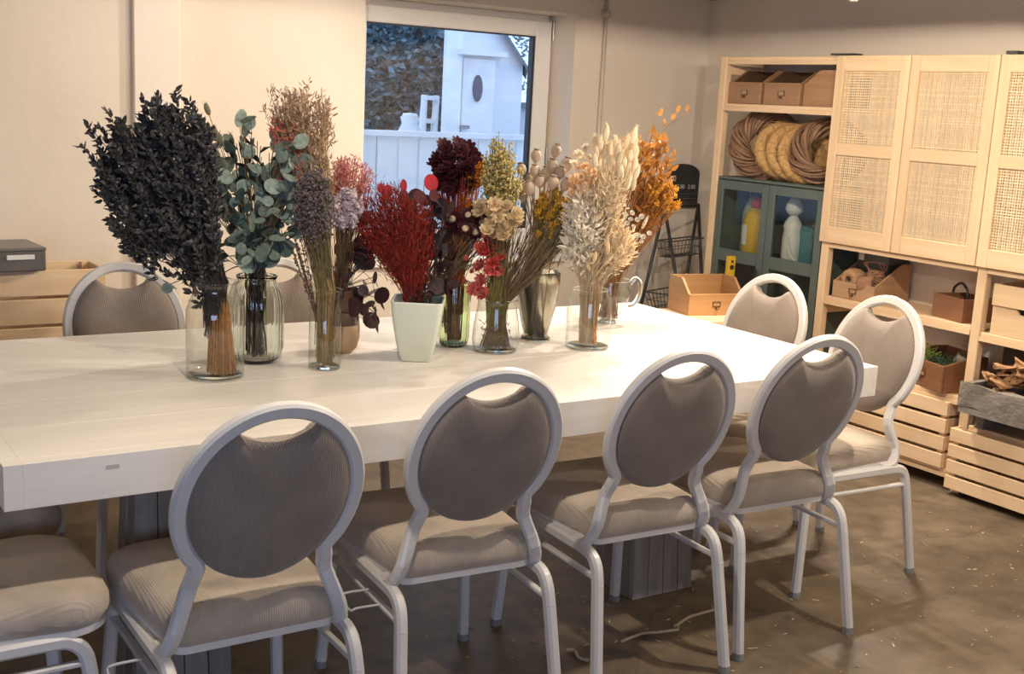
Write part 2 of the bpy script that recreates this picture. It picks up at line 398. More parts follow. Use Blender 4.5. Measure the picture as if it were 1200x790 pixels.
# ------------------------------------------------------------------ banquet chair
OA, OB, OZ, LEAN = .184, .195, .710, .295          # oval of the back frame (centre line), its height and lean
def back_y(z): return -(z-.45)*LEAN
def make_chair():
    ch = thing('banquet_chair', 'cream metal chair', 'chair')
    # back frame: one bent tube
    pts = [(-.186, .045, .386), (-.190, -.004, .392), (-.176, -.028, .44), (-.148, back_y(.515)+.004, .515), (-.139, back_y(.556), .556)]
    a0 = math.radians(222); a1 = math.radians(-42)
    for k in range(25):
        a = a0+(a1-a0)*k/24
        z = OZ+OB*math.sin(a); pts.append((OA*math.cos(a), back_y(z), z))
    left = pts[:5]; right = [(-x, y, z) for x, y, z in left[::-1]]
    path = spline(left+pts[5:]+right, 3)
    # flat section: keep the broad side facing the sitter
    nrm = V((0, 1, LEAN)).normalized()
    b = MB(); sec = rsec(.025, .032, .22); vs = []; fs = []; m = len(path); n = len(sec)
    for i in range(m):
        t = (path[min(i+1, m-1)]-path[max(i-1, 0)]).normalized()
        k = min(1, max(0, (path[i].z-.40)/.08)); nn = (nrm*k+V((0, 0, 1))*(1-k)); nn = (nn-t*nn.dot(t)).normalized()
        s_ = t.cross(nn)
        for (x, y) in sec: vs.append(path[i]+nn*x+s_*y)
    for i in range(m-1):
        for k in range(n): fs.append((i*n+k, i*n+(k+1) % n, (i+1)*n+(k+1) % n, (i+1)*n+k))
    fs += [tuple(range(n))[::-1], tuple((m-1)*n+k for k in range(n))]
    b.add(vs, fs).build('back_frame', frame_metal, ch, False, bevel=0)
    # back cushion: oval with a scooped top that leaves a hand hole
    IA, IB = OA-.014, OB-.014; n = 72; rim = []
    for k in range(n):
        a = 2*PI*k/n; x = IA*math.cos(a); z = IB*math.sin(a)
        if z > 0 and abs(x) < .088:
            t = abs(x)/.088; lim = IB-.058+.030*t*t+(.012 if t > .86 else 0)
            z = min(z, lim)
        rim.append((x, z))
    b = MB(); vs = []; fs = []
    prof = [(1.0, .0), (1.0, .010), (.975, .022), (.90, .031), (.70, .038), (.35, .041)]
    def ring(s, d): 
        base = len(vs)
        for (x, z) in rim:
            zz = OZ+z*s; vs.append(V((x*s, back_y(zz), zz))+nrm*d)
        return base
    bk = [(1.0, -.004), (.97, -.014), (.86, -.021), (.5, -.025), (.2, -.026)]
    seq = [ring(*q) for q in bk[::-1]]+[ring(*q) for q in prof]
    for a, c in zip(seq[:-1], seq[1:]):
        for k in range(n): fs.append((a+k, c+k, c+(k+1) % n, a+(k+1) % n))
    fs += [tuple(seq[0]+k for k in range(n)), tuple(seq[-1]+k for k in range(n))[::-1]]
    b.add(vs, fs).build('back_cushion', fabric_back_shaded, ch, True)
    # seat cushion: rounded trapezoid pillow
    def outline(s):
        o = []; 
        for (cx, cy, r, q) in ((.118, .335, .09, 0), (-.118, .335, .09, 1), (-.145, .012, .035, 2), (.145, .012, .035, 3)):
            for k in range(9):
                a = (q+k/8)*PI/2; o.append((cx+r*math.cos(a), cy+r*math.sin(a)))
        return [(x*s, .19+(y-.19)*s) for x, y in o]
    vs = []; fs = []; m = 36
    lv = [(.5, .398), (.96, .396), (1.0, .403), (1.025, .422), (1.02, .445), (.985, .463), (.89, .474), (.62, .480), (.3, .482)]
    for s_, z in lv:
        for x, y in outline(s_): vs.append((x, y, z))
    for i in range(len(lv)-1):
        for k in range(m): fs.append((i*m+k, i*m+(k+1) % m, (i+1)*m+(k+1) % m, (i+1)*m+k))
    fs += [tuple(range(m))[::-1], tuple((len(lv)-1)*m+k for k in range(m))]
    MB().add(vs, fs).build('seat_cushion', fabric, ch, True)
    # seat pan frame
    vs = []; fs = []; lv = [(.96, .386), (.995, .386), (.995, .403), (.96, .403)]
    for s_, z in lv:
        for x, y in outline(s_): vs.append((x, y, z))
    for i in range(3):
        for k in range(m): fs.append((i*m+k, i*m+(k+1) % m, (i+1)*m+(k+1) % m, (i+1)*m+k))
    fs += [tuple(range(m))[::-1], tuple(3*m+k for k in range(m))]
    MB().add(vs, fs).build('seat_frame', frame_metal, ch)
    # side frames: front leg, rail and rear leg bent from one tube
    sec = rsec(.031, .027, .25)
    for s_ in (-1, 1):
        X = .196
        rail = [(s_*X, .372, .30), (s_*X, .362, .345), (s_*X, .335, .372), (s_*X, .29, .378), (s_*X, .10, .378), (s_*X, -.005, .378), (s_*X, -.045, .370), (s_*X, -.068, .345), (s_*(X+.002), -.080, .30)]
        MB().tube(spline(rail, 5), 1, sec=sec, up=(1, 0, 0)).build('side_rail', frame_metal, ch)
        lg = MB().tube([(s_*X, .372, .30), (s_*.213, .394, .012)], 1, sec=sec, up=(1, 0, 0)).build('leg', frame_metal, ch)
        MB().tube([(s_*.2125, .3935, .02), (s_*.213, .394, 0)], 1.06, sec=sec, up=(1, 0, 0)).build('glide', mat('grey_glide', (.30, .29, .28), None, .6), lg)
        lg = MB().tube([(s_*(X+.002), -.080, .30), (s_*.213, -.128, .012)], 1, sec=sec, up=(1, 0, 0)).build('leg', frame_metal, ch)
        MB().tube([(s_*.2127, -.127, .02), (s_*.213, -.1285, 0)], 1.06, sec=sec, up=(1, 0, 0)).build('glide', mat('grey_glide', None), lg)
        MB().tube([(s_*X, .374, .322), (s_*X, -.076, .318)], 1, sec=rsec(.012, .018), up=(1, 0, 0)).build('stretcher', frame_metal, ch)
    MB().tube(spline([(-.205, .10, .335), (-.262, .10, .335), (-.275, .10, .325), (-.275, .04, .318), (-.262, .03, .325), (-.205, .03, .325)], 4), .0032, 6).build('linking_bracket', frame_metal, ch, True)
    return ch
chair0 = make_chair()
used = [0]
def chair(x, y, deg, label, group=None):
    c = chair0 if not used[0] else copy_tree(chair0)
    if used[0] > 1:
        for k_ in list(c.children):
            if k_.name.startswith('linking_bracket'): bpy.data.objects.remove(k_)
    used[0] += 1
    c.location = (x, y, 0); c.rotation_euler = (0, 0, math.radians(deg)); c['label'] = label
    c['group'] = group or 'banquet chairs around the table'
    return c
chair(.856, 2.198, -.2, 'cream oval-back chair on the near long side, before the jar of dark foliage')
chair(1.424, 2.299, -4.1, 'cream oval-back chair on the near long side, before the pale square pot')
chair(1.994, 2.314, -2.7, 'cream oval-back chair on the near long side, before the jar of bleached stems')
chair(2.509, 2.331, -3.2, 'cream oval-back chair on the near long side, closest to the shelves')
chair(3.17, 2.645, 87, 'cream oval-back chair at the table end nearest the slatted crates')
chair(3.15, 3.15, 92, 'cream oval-back chair at the table end, in front of the green cabinet')
chair(.19, 2.56, -90, 'cream oval-back chair seat in view at the table end away from the shelves')
chair(.215, 3.10, -90, 'cream oval-back chair tucked in shadow at the table end away from shelves')
chair(1.065, 3.83, 180, 'cream oval-back chair on the far long side, beside the pine crate')
chair(1.605, 3.83, 180, 'cream oval-back chair on the far long side, behind the ribbed glass vase')

# ------------------------------------------------------------------ shelving on the right wall (three bays)
SX = 4.20                                    # front plane of the posts
PY = [4.56, 3.785, 2.95, 2.115]              # outer line of each post pair
def bay(name, y1, y0, label, shelves, left_post=True, right_post=True):
    """one bay of pine shelving between y1 (far) and y0 (near)"""
    t = thing(name, label, 'shelf', (SX, (y0+y1)/2, 0), 0, 'pine shelving bays on the side wall'); oy = (y0+y1)/2
    for (yy, on) in ((y1, left_post), (y0+.044, right_post)):
        if not on: continue
        for x in (0, .256):
            MB().box(x, x+.038, yy-.044-oy, yy-oy, 0, 1.785, b=.003).build('post', pine['z'], t)
        for z in (.10, .62, 1.15, 1.70): MB().box(.038, .256, yy-.032-oy, yy-.012-oy, z, z+.045, b=.002).build('cross_rail', pine['x'], t)
    for z in shelves:
        s_ = MB().box(.004, .294, y0+.046-oy, y1-.046-oy, z-.018, z, b=.002).build('shelf_board', pine['y'], t)
        MB().box(-.001, .02, y0+.046-oy, y1-.046-oy, z-.036, z-.018).build('shelf_lip', pine['y'], s_)
    return t
bayA = bay('shelving_unit', PY[0], PY[1]-.044, 'pine shelving bay holding the green cabinet, wreaths and top drawers', [1.783, 1.557], True, False)
bayB = bay('shelving_unit', PY[1], PY[2]-.044, 'pine shelving bay with two closed cane doors over open shelves', [1.783, 1.40, .965, .705, .405, .088], True, True)
bayC = bay('shelving_unit', PY[2], PY[3], 'pine shelving bay cut by the picture edge, with plywood boxes and bark trough', [1.783, 1.40, .965, .69, .30], False, True)
def bracket(x, y, z, parent): MB().box(x, x+.02, y-.075, y+.075, z, z+.012).build('top_bracket', black_m, parent)
MB().box(-.03, .03, PY[1]-.10-bayB.location.y, PY[1]+.03-bayB.location.y, 1.786, 1.794).build('top_bracket', black_m, bayB)
MB().box(-.01, .03, PY[2]-.06-bayC.location.y, PY[2]-.01-bayC.location.y, 1.787, 1.80).build('top_bracket', black_m, bayC)
cane = mat('cane_webbing', (.86, .68, .44), (.78, .58, .35), .55, (60, 60, 60), rnd=.12, island=True)
def cane_panel(y0, y1, z0, z1):
    b = MB(); p = .0112; w = .0052; k = 0
    y = y0
    while y < y1-w:
        b.box(.006+(k % 2)*.0012, .0075+(k % 2)*.0012, y, y+w, z0, z1); y += p; k += 1
    z = z0
    while z < z1-w:
        b.box(.0068, .0083, y0, y1, z, z+w); z += p
    return b
cane_mesh = {}
def cane_door(parent, y1, y0, n=0):
    oy = parent.location.y; z0, z1 = .953, 1.785; st = .047
    X0, X1 = -.021, -.002
    d = thing('door', None, None); d.parent = parent; d.location = (0, y0-oy, 0)
    w = y1-y0
    rails = [(z0, z0+.075), (z0+.395, z0+.447), (z1-.068, z1)]
    for a in (0, w-st): MB().box(X0, X1, a, a+st, z0, z1, b=.002).build('door_stile', pine['z'], d)
    for a, c in rails: MB().box(X0+.001, X1, st, w-st, a, c, b=.002).build('door_rail', pine['y'], d)
    for a, c in ((rails[0][1], rails[1][0]), (rails[1][1], rails[2][0])):
        o = cane_panel(st-.004, w-st+.004, a-.004, c+.004).build('cane_panel', cane, d); stuff(o); o.location = (X0+.003, 0, 0)
    return d
mid = 3.378
cane_door(bayB, PY[1]-.001, mid+.002); cane_door(bayB, mid-.002, PY[2]+.004)
cane_door(bayC, PY[2]-.001, 2.545); cane_door(bayC, 2.541, PY[3]+.004)

# ------------------------------------------------------------------ green glass-fronted cabinet
cab = thing('glazed_cabinet', 'dark green metal cabinet with two glazed doors under the wreaths', 'cabinet', (SX+.005, (4.51+3.79)/2, 0)); cy = cab.location.y
cy0, cy1 = 3.793-cy, 4.512-cy; cz1 = 1.196
b = MB(); b.box(.02, .285, cy0, cy0+.012, 0, cz1); b.box(.02, .285, cy1-.012, cy1, 0, cz1); b.box(.0, .285, cy0, cy1, cz1-.014, cz1, b=.003); b.box(.273, .285, cy0, cy1, 0, cz1)
b.box(.02, .285, cy0, cy1, .03, .05); b.build('cabinet_body', green_m, cab)
for z in (.43, .815): MB().box(.05, .272, cy0+.013, cy1-.013, z-.012, z).build('cabinet_shelf', green_m, cab)
half = (cy0+cy1)/2
pane_m = thin_glass('cabinet_glass', (.88, .90, .88), .45, .05)
for (a, c) in ((half+.002, cy1-.002), (cy0+.002, half-.002)):
    d = thing('door', None, None); d.parent = cab; st = .042
    w0, w1 = a, c
    b = MB(); zs = [(.03, .10), (.775, .835), (cz1-.062, cz1-.018)]
    b.box(-.002, .018, w0, w0+st, .03, cz1-.018, b=.003); b.box(-.002, .018, w1-st, w1, .03, cz1-.018, b=.003)
    for z0, z1 in zs: b.box(-.001, .017, w0+st, w1-st, z0, z1)
    b.build('door_frame', green_m, d)
    for z0, z1 in ((.10, .775), (.835, cz1-.062)): MB().box(.006, .009, w0+st, w1-st, z0, z1).build('pane', pane_m, d)
MB().tube([(-.012, half+.03, .70), (-.012, half+.03, .76)], .006, 8).build('handle', black_m, cab)

def lathe_thing(name, label, cat, loc, parts, n=20, group=None, rz=0):
    """parts: list of (part name, profile, material)"""
    t = thing(name, label, cat, loc, rz, group)
    for (pn, prof, m) in parts: MB().lathe(prof, n).build(pn, m, t, True)
    return t
yel = mat('yellow_plastic', (.75, .46, .03), None, .4); redp = mat('red_plastic', (.55, .05, .03), None, .4)
whp = mat('white_plastic', (.75, .74, .70), None, .45); tealp = mat('teal_plastic', (.03, .20, .24), None, .4)
paper = mat('paper_label', (.82, .80, .76), (.70, .68, .64), .8, (60, 60, 60))
t = lathe_thing('cleaner_jug', 'yellow jug with red cap and white label inside the green cabinet', 'bottle', (SX+.12, 4.33, .815),
    [('jug_body', [(.001, 0), (.062, 0), (.068, .012), (.068, .16), (.055, .205), (.03, .235), (.001, .235)], yel), ('cap', [(.001, .235), (.034, .235), (.034, .285), (.001, .287)], redp)])
b = MB(); 
for k in range(8):
    a0 = PI*.72+k*.12; a1 = a0+.12; r = .0695
    b.add([(r*math.cos(a0), r*math.sin(a0), .05), (r*math.cos(a1), r*math.sin(a1), .05), (r*math.cos(a1), r*math.sin(a1), .15), (r*math.cos(a0), r*math.sin(a0), .15)], [(0, 1, 2, 3)])
b.build('paper_label', paper, t)
lathe_thing('clear_bottle', 'pale cloudy bottle with dark cap behind the yellow jug', 'bottle', (SX+.17, 4.42, .815), [('bottle_body', [(.001, 0), (.045, 0), (.048, .01), (.048, .2), (.03, .26), (.018, .28), (.001, .28)], mat('cloudy_plastic', (.42, .44, .36), None, .4)), ('cap', [(.001, .28), (.02, .28), (.02, .31), (.001, .31)], mat('dark_cap', (.08, .07, .07), None, .5))])
t = lathe_thing('spray_bottle', 'white spray bottle with trigger and hanging tube inside the green cabinet', 'bottle', (SX+.11, 4.075, .815),
    [('bottle_body', [(.001, 0), (.044, 0), (.046, .01), (.046, .12), (.040, .15), (.046, .17), (.040, .19), (.016, .225), (.001, .23)], whp), ('nozzle', [(.001, .225), (.024, .225), (.045, .25), (.040, .28), (.012, .33), (.001, .335)], whp)])
MB().tube(spline([(-.045, -.02, .12), (-.06, -.05, .05), (-.06, -.10, .012), (-.05, -.17, .008)], 6), .005, 6).build('tube', whp, t, True)
t = thing('storage_tin', 'teal tin standing beside the white spray bottle in the cabinet', 'tin', (SX+.17, 4.0, .815))
MB().box(-.05, .05, -.045, .045, 0, .16, b=.006).build('tin_body', tealp, t); MB().box(-.052, .052, -.047, .047, .16, .175, b=.004).build('lid', tealp, t)
t = thing('dark_bag', 'dark crumpled plastic bag in the upper part of the green cabinet', 'bag', (SX+.19, 3.92, .9))
rnd = random.Random(3); b = MB()
n1, n2 = 14, 10; vs = []
for j in range(n2+1):
    for i in range(n1):
        th = PI*j/n2; ph = 2*PI*i/n1; q = 1+rnd.uniform(-.16, .16)
        vs.append((.07*q*math.sin(th)*math.cos(ph), .095*q*math.sin(th)*math.sin(ph), .075+.075*q*math.cos(th)))
b.add(vs, [(j*n1+i, j*n1+(i+1) % n1, (j+1)*n1+(i+1) % n1, (j+1)*n1+i) for j in range(n2) for i in range(n1)]).build('bag_body', mat('dark_plastic_bag', (.06, .08, .08), (.12, .14, .14), .25, (20, 20, 20)), t)
MB().tube([(0, 0, .14), (.01, .0, .165)], .02, 8).build('bag_neck', mat('dark_plastic_bag', None), t)

# ------------------------------------------------------------------ wooden drawers used as boxes
def drawer_box(name, label, loc, rz, W_, D, HF, HB, m=None, group=None, holder=True, slope=.45, cat='wooden box', back=None):
    """open box; front at local -x, width along y; sides rise from the low front to the high back"""
    m = m or box_wood; t = thing(name, label, cat, loc, rz, group); h = W_/2; k = .012
    MB().box(0, k, -h, h, 0, HF, b=.002).build('front_board', m['y'], t)
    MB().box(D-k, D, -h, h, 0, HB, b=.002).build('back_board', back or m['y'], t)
    MB().box(k, D-k, -h+k, h-k, .004, .012).build('bottom_board', m['x'], t)
    for s_ in (-1, 1):
        y0 = s_*h-(k if s_ > 0 else 0); 
        poly = [(k, 0), (D-k, 0), (D-k, HB), (D*slope, HB), (k, HF)]
        MB().prism(poly, y0, y0+k).build('side_board', m['x'], t)
    if back:  # thin dark boards added so the open drawer is darker inside
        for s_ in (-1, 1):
            y0 = s_*(h-k-.0015)-.0015; MB().prism([(k+.001, .013), (D-k-.001, .013), (D-k-.001, HB-.002), (D*slope, HB-.002), (k+.001, HF-.002)], y0, y0+.003).build('dark_inner_board', back, t)
    if holder:
        z = HF*.52; hw = .021; hh = .012
        o = MB(); 
        for a in ((-hw, -hw+.004, z-hh, z+hh), (hw-.004, hw, z-hh, z+hh), (-hw, hw, z+hh-.004, z+hh), (-hw, hw, z-hh, z-hh+.004)): o.box(-.0035, 0, *a)
        hd = o.build('label_holder', brass, t)
        MB().box(-.001, 0, -hw+.004, hw-.004, z-hh+.004, z+hh-.004).build('label_card', mat('card_insert', (.46, .29, .15), None, .7), hd)
        MB().lathe([(.001, 0), (.006, .0), (.004, .008), (.007, .014), (.001, .018)], 10, T(0, 0, z-hh-.007) @ RY(-PI/2)).build('knob', brass, hd, True)
    return t
drawer_box('wooden_drawer', 'old wooden drawer on the top shelf, beside the end post', (SX+.02, 4.395, 1.558), 0, .225, .25, .105, .165, back=wood('dark_drawer_inside', (.12, .06, .03), (.08, .04, .02), 'y'),  group='wooden drawers')
drawer_box('wooden_drawer', 'old wooden drawer on the top shelf, in the middle of the row', (SX+.02, 4.145, 1.558), 0, .235, .25, .105, .165, back=wood('dark_drawer_inside', (.12, .06, .03), (.08, .04, .02), 'y'),  group='wooden drawers')
drawer_box('wooden_drawer', 'old wooden drawer on the top shelf, turned sideways against the cane door', (SX+.14, 4.015, 1.558), -PI/2, .22, .21, .105, .165, holder=False, back=wood('dark_drawer_inside', (.12, .06, .03), (.08, .04, .02), 'y'),  group='wooden drawers')

# ------------------------------------------------------------------ wreaths on the cabinet
vine = mat('vine_twig', (.20, .105, .055), (.30, .175, .10), .7, (14, 14, 14), rnd=.25, island=True)
vine_l = mat('pale_vine_twig', (.30, .19, .10), (.22, .13, .07), .7, (14, 14, 14), rnd=.25, island=True)
straw = mat('straw', (.62, .38, .15), (.48, .28, .10), .8, (60, 60, 60), .5, (120, 120, 120), rnd=.15, island=True)
def wreath(name, label, c, tilt, R, r, n, tw, seed, m, strand=.007):
    rnd = random.Random(seed); b = MB()
    for k in range(n):
        ph = rnd.uniform(0, 2*PI); rr = r*math.sqrt(rnd.uniform(.15, 1)); tt = tw*rnd.uniform(.7, 1.3); pts = []; off = rnd.uniform(-.012, .012)
        for i in range(37):
            a = 2*PI*i/36; q = ph+tt*a
            rad = R+off+rr*math.cos(q); pts.append((rad*math.cos(a), rad*math.sin(a), rr*1.0*math.sin(q)))
        b.tube(pts, strand*rnd.uniform(.6, 1.2), 5)
    t = thing(name, label, 'wreath', c); o = stuff(b.build('twined_twigs', m, t, True)); o.matrix_basis = tilt
    b = MB()
    for k in range(7):
        a = rnd.uniform(0, 2*PI); p = V((R*math.cos(a), R*math.sin(a), 0)); d = V((-math.sin(a), math.cos(a), rnd.uniform(-.5, .5)))
        b.tube(spline([p, p+d*.06+V((0, 0, .02)), p+d*.11+V((rnd.uniform(-.03, .03), 0, rnd.uniform(-.03, .05)))], 4), .0022, 4)
    o = stuff(b.build('loose_twigs', m, t)); o.matrix_basis = tilt
    return t
CT = 1.197
def TLT(n): return V((0, 0, 1)).rotation_difference(V(n).normalized()).to_matrix().to_4x4()
wreath('willow_wreath', 'brown willow wreath leaning at the post end of the cabinet top', (SX+.14, 4.335, CT+.165), TLT((-.62, -.62, .42)), .135, .048, 50, 2.2, 1, vine, .0075)
def straw_wreath(label, c, tilt, R, r, seed):
    rnd = random.Random(seed); t = thing('straw_wreath', label, 'wreath', c, 0, 'straw wreaths on the green cabinet')
    b = MB(); n1, n2 = 40, 12; vs = []
    for i in range(n1):
        a = 2*PI*i/n1; k = 1+.06*math.sin(i*2.6)
        for j in range(n2):
            q = 2*PI*j/n2; rad = R+r*k*math.cos(q); vs.append((rad*math.cos(a), rad*math.sin(a), r*k*math.sin(q)))
    b.add(vs, [(i*n2+j, ((i+1) % n1)*n2+j, ((i+1) % n1)*n2+(j+1) % n2, i*n2+(j+1) % n2) for i in range(n1) for j in range(n2)])
    b.build('wreath_core', straw, t, True).matrix_basis = tilt
    b = MB()
    for k in range(230):
        a = rnd.uniform(0, 2*PI); q = rnd.uniform(0, 2*PI); rad = R+(r+.001)*math.cos(q)
        p = V((rad*math.cos(a), rad*math.sin(a), (r+.001)*math.sin(q))); tdir = V((-math.sin(a), math.cos(a), 0)); nn = V((math.cos(a)*math.cos(q), math.sin(a)*math.cos(q), math.sin(q)))
        L_ = rnd.uniform(.02, .05); b.tube([p-tdir*L_*.5, p+nn*.003, p+tdir*L_*.5+nn*rnd.uniform(0, .012)], .0011, 3)
    stuff(b.build('straw_stalks', straw, t)).matrix_basis = tilt
    b = MB()
    for k in range(16):
        a = 2*PI*k/16; b.tube([((R+r*1.03*math.cos(q))*math.cos(a+.12*q/6), (R+r*1.03*math.cos(q))*math.sin(a+.12*q/6), r*1.03*math.sin(q)) for q in [2*PI*j/12 for j in range(13)]], .0012, 4)
    b.build('binding_string', vine_l, t).matrix_basis = tilt
tl_ = TLT((-.45, -.80, .42))
straw_wreath('straw wreath in the row on the cabinet, next to the willow wreath', (SX+.12, 4.185, CT+.145), tl_, .12, .031, 1)
straw_wreath('straw wreath in the middle of the row on the cabinet', (SX+.12, 4.105, CT+.14), tl_, .12, .031, 2)
straw_wreath('straw wreath in the row on the cabinet, touching the dark vine wreath', (SX+.12, 4.03, CT+.135), tl_, .12, .031, 3)
wreath('vine_wreath', 'dark grapevine wreath leaning at the cane door end of the cabinet top', (SX+.14, 3.93, CT+.155), TLT((-.60, -.55, .55)), .135, .042, 44, 1.6, 5, vine, .006)

# ------------------------------------------------------------------ contents of the middle bay
drawer_box('wooden_drawer', 'wooden drawer holding twine spools on the shelf under the cane doors', (SX+.03, 3.60, .706), 0, .24, .24, .075, .17, mat and {a: wood('tan_box_wood_'+a, (.50, .31, .17), (.40, .235, .12), a, .55, .06) for a in 'xyz'}, 'wooden drawers', slope=.75)
tw_m = mat('jute_twine', (.58, .36, .19), (.44, .25, .12), .9, (20, 20, 320), .6, (20, 20, 320))
twp_m = mat('rose_twine', (.46, .24, .15), (.34, .17, .10), .9, (20, 20, 320), .6, (20, 20, 320))
def spool(label, c, M, R, L_, r, m):
    t = thing('twine_spool', label, 'twine', c, 0, 'spools in the shelf drawer'); prof = [(r, 0)]
    for k in range(13): prof.append((R*(.86+.14*math.sin(PI*(k+.5)/13))+(.0012 if k % 2 else -.0008), L_*k/12))
    prof += [(r, L_)]
    MB().lathe(prof, 22, M, close=True).build('wound_twine', m, t, True)
    MB().lathe([(r, -.002), (r+.002, -.002), (r+.002, L_+.002), (r, L_+.002)], 16, M, close=True).build('card_core', mat('card_core', (.22, .12, .07), None, .8), t)
spool('pale round spool of jute twine showing its core hole', (SX+.055, 3.655, .79), RY(PI/2) @ RX(.0), .05, .075, .014, tw_m)
spool('pinkish spool of twine lying beside the pale one', (SX+.06, 3.585, .772), RX(PI/2-.2) @ RY(.2), .042, .07, .012, twp_m)
rn = random.Random(4); t = thing('twine_hank', 'loose hank of brown twine on top of the spools in the drawer', 'twine', (SX+.11, 3.545, .80)); b = MB()
for k in range(46):
    ax = V((rn.gauss(0, 1), rn.gauss(0, 1), rn.gauss(0, 1))).normalized(); u = ax.orthogonal().normalized(); v = ax.cross(u); R_ = .048*rn.uniform(.9, 1.08)
    b.tube([u*(R_*math.cos(a))*1.0+v*(R_*math.sin(a)*.85) for a in [2*PI*i/20 for i in range(20)]], .0022, 4, closed=True)
stuff(b.build('wound_strands', twp_m, t, True)); b = MB()
for k in range(3): b.tube(spline([(-.02+.02*k, .02, .03), (-.03, .03+.01*k, .075), (0, -.01-.02*k, .078), (.01, -.03, .03)], 5), .002, 4)
b.build('loop', twp_m, t)
t = thing('dark_storage_box', 'dark grey box with a white label behind the twine spools', 'box', (SX+.20, 3.60, .706))
MB().box(-.06, .09, -.09, .09, 0, .20, b=.004).build('box_body', mat('dark_box', (.045, .05, .05), None, .4), t)
MB().box(-.062, .092, -.092, .092, .165, .222, b=.004).build('lid', mat('dark_box_lid', (.07, .085, .085), None, .35), t)
MB().box(-.0635, -.062, .045, .075, .172, .205).build('barcode_label', paper, t)
lm = {a: wood('brown_box_wood_'+a, (.27, .12, .055), (.20, .085, .04), a, .4, .05) for a in 'xyz'}
t = thing('handled_box', 'small reddish-brown box with a black loop handle on the shelf', 'wooden box', (SX+.04, 3.10, .706), math.radians(-14)); 
MB().box(0, .012, -.095, .095, 0, .098, b=.002).build('front_board', lm['y'], t); MB().box(.158, .17, -.095, .095, 0, .098, b=.002).build('back_board', lm['y'], t)
for s_ in (-1, 1): MB().box(.012, .158, s_*.089-.006, s_*.089+.006, 0, .098, b=.002).build('side_board', lm['x'], t)
MB().box(.012, .158, -.083, .083, .002, .012).build('bottom_board', lm['x'], t)
MB().tube(spline([(.10, .095, .085), (.10, .09, .12), (.10, .05, .145), (.10, .01, .12), (.10, .005, .085)], 6), .0055, 8).build('loop_handle', black_m, t, True)
# a few bark scraps on the shelf and the box of moss on the shelf below
bark_m = mat('bark_chip', (.44, .25, .12), (.33, .17, .075), .85, (30, 30, 30), .4, (60, 60, 60), rnd=.2)
mb_ = drawer_box('wooden_drawer', 'brown wooden drawer filled with green moss on the lower shelf', (SX+.005, 3.16, .406), math.radians(-16), .27, .22, .115, .15, lm, 'wooden drawers', slope=.7)
rn = random.Random(8)
def blob(name, label, cat, c, rx, ry, rz_, m, seed, rough=.2, group=None, n1=16, n2=11):
    r_ = random.Random(seed); t = thing(name, label, cat, c, 0, group); vs = []
    for j in range(n2+1):
        for i in range(n1):
            th = PI*j/n2; ph = 2*PI*i/n1; q = 1+r_.uniform(-rough, rough)
            vs.append((rx*q*math.sin(th)*math.cos(ph), ry*q*math.sin(th)*math.sin(ph), rz_+rz_*q*math.cos(th)))
    MB().add(vs, [(j*n1+i, j*n1+(i+1) % n1, (j+1)*n1+(i+1) % n1, (j+1)*n1+i) for j in range(n2) for i in range(n1)]).build('clump', m, t, True)
    return t
moss = mat('yellow_moss', (.30, .34, .06), (.16, .22, .04), .95, (60, 60, 60), 1., (90, 90, 90)); moss_d = mat('dark_moss', (.03, .06, .03), (.08, .12, .06), .9, (60, 60, 60), 1., (90, 90, 90))
def hairs(t, rx, rz_, n, m, seed, L_=.03, zc=0.):
    r_ = random.Random(seed); b = MB()
    for k in range(n):
        d = V((r_.gauss(0, 1), r_.gauss(0, 1), abs(r_.gauss(0, 1))+.1)).normalized(); p = V((d.x*rx, d.y*rx, rz_+d.z*rz_))
        q = V((r_.uniform(-1, 1), r_.uniform(-1, 1), r_.uniform(-.5, 1)))*L_*.6
        b.tube([p*.95, p+d*L_*.5+q*.4, p+d*L_*.7+q], .0016, 3)
    stuff(b.build('tufts', m, t))
cm = V((SX+.11, 3.155, 0))
t = blob('moss_clump', 'bright yellow-green moss clump in the brown drawer', 'moss', (cm.x-.02, cm.y+.07, .435), .06, .06, .055, moss, 1); hairs(t, .06, .055, 160, moss, 2)
t = blob('moss_clump', 'dark green moss clump with pale specks in the brown drawer', 'moss', (cm.x-.02, cm.y-.03, .43), .075, .08, .045, moss_d, 3); hairs(t, .075, .045, 200, moss_d, 4)
t = blob('moss_clump', 'grey dried moss wad at the back of the brown drawer', 'moss', (cm.x+.05, cm.y-.075, .43), .045, .04, .065, mat('grey_moss', (.34, .28, .21), (.22, .18, .14), .9, (50, 50, 50), .8), 5, .12)

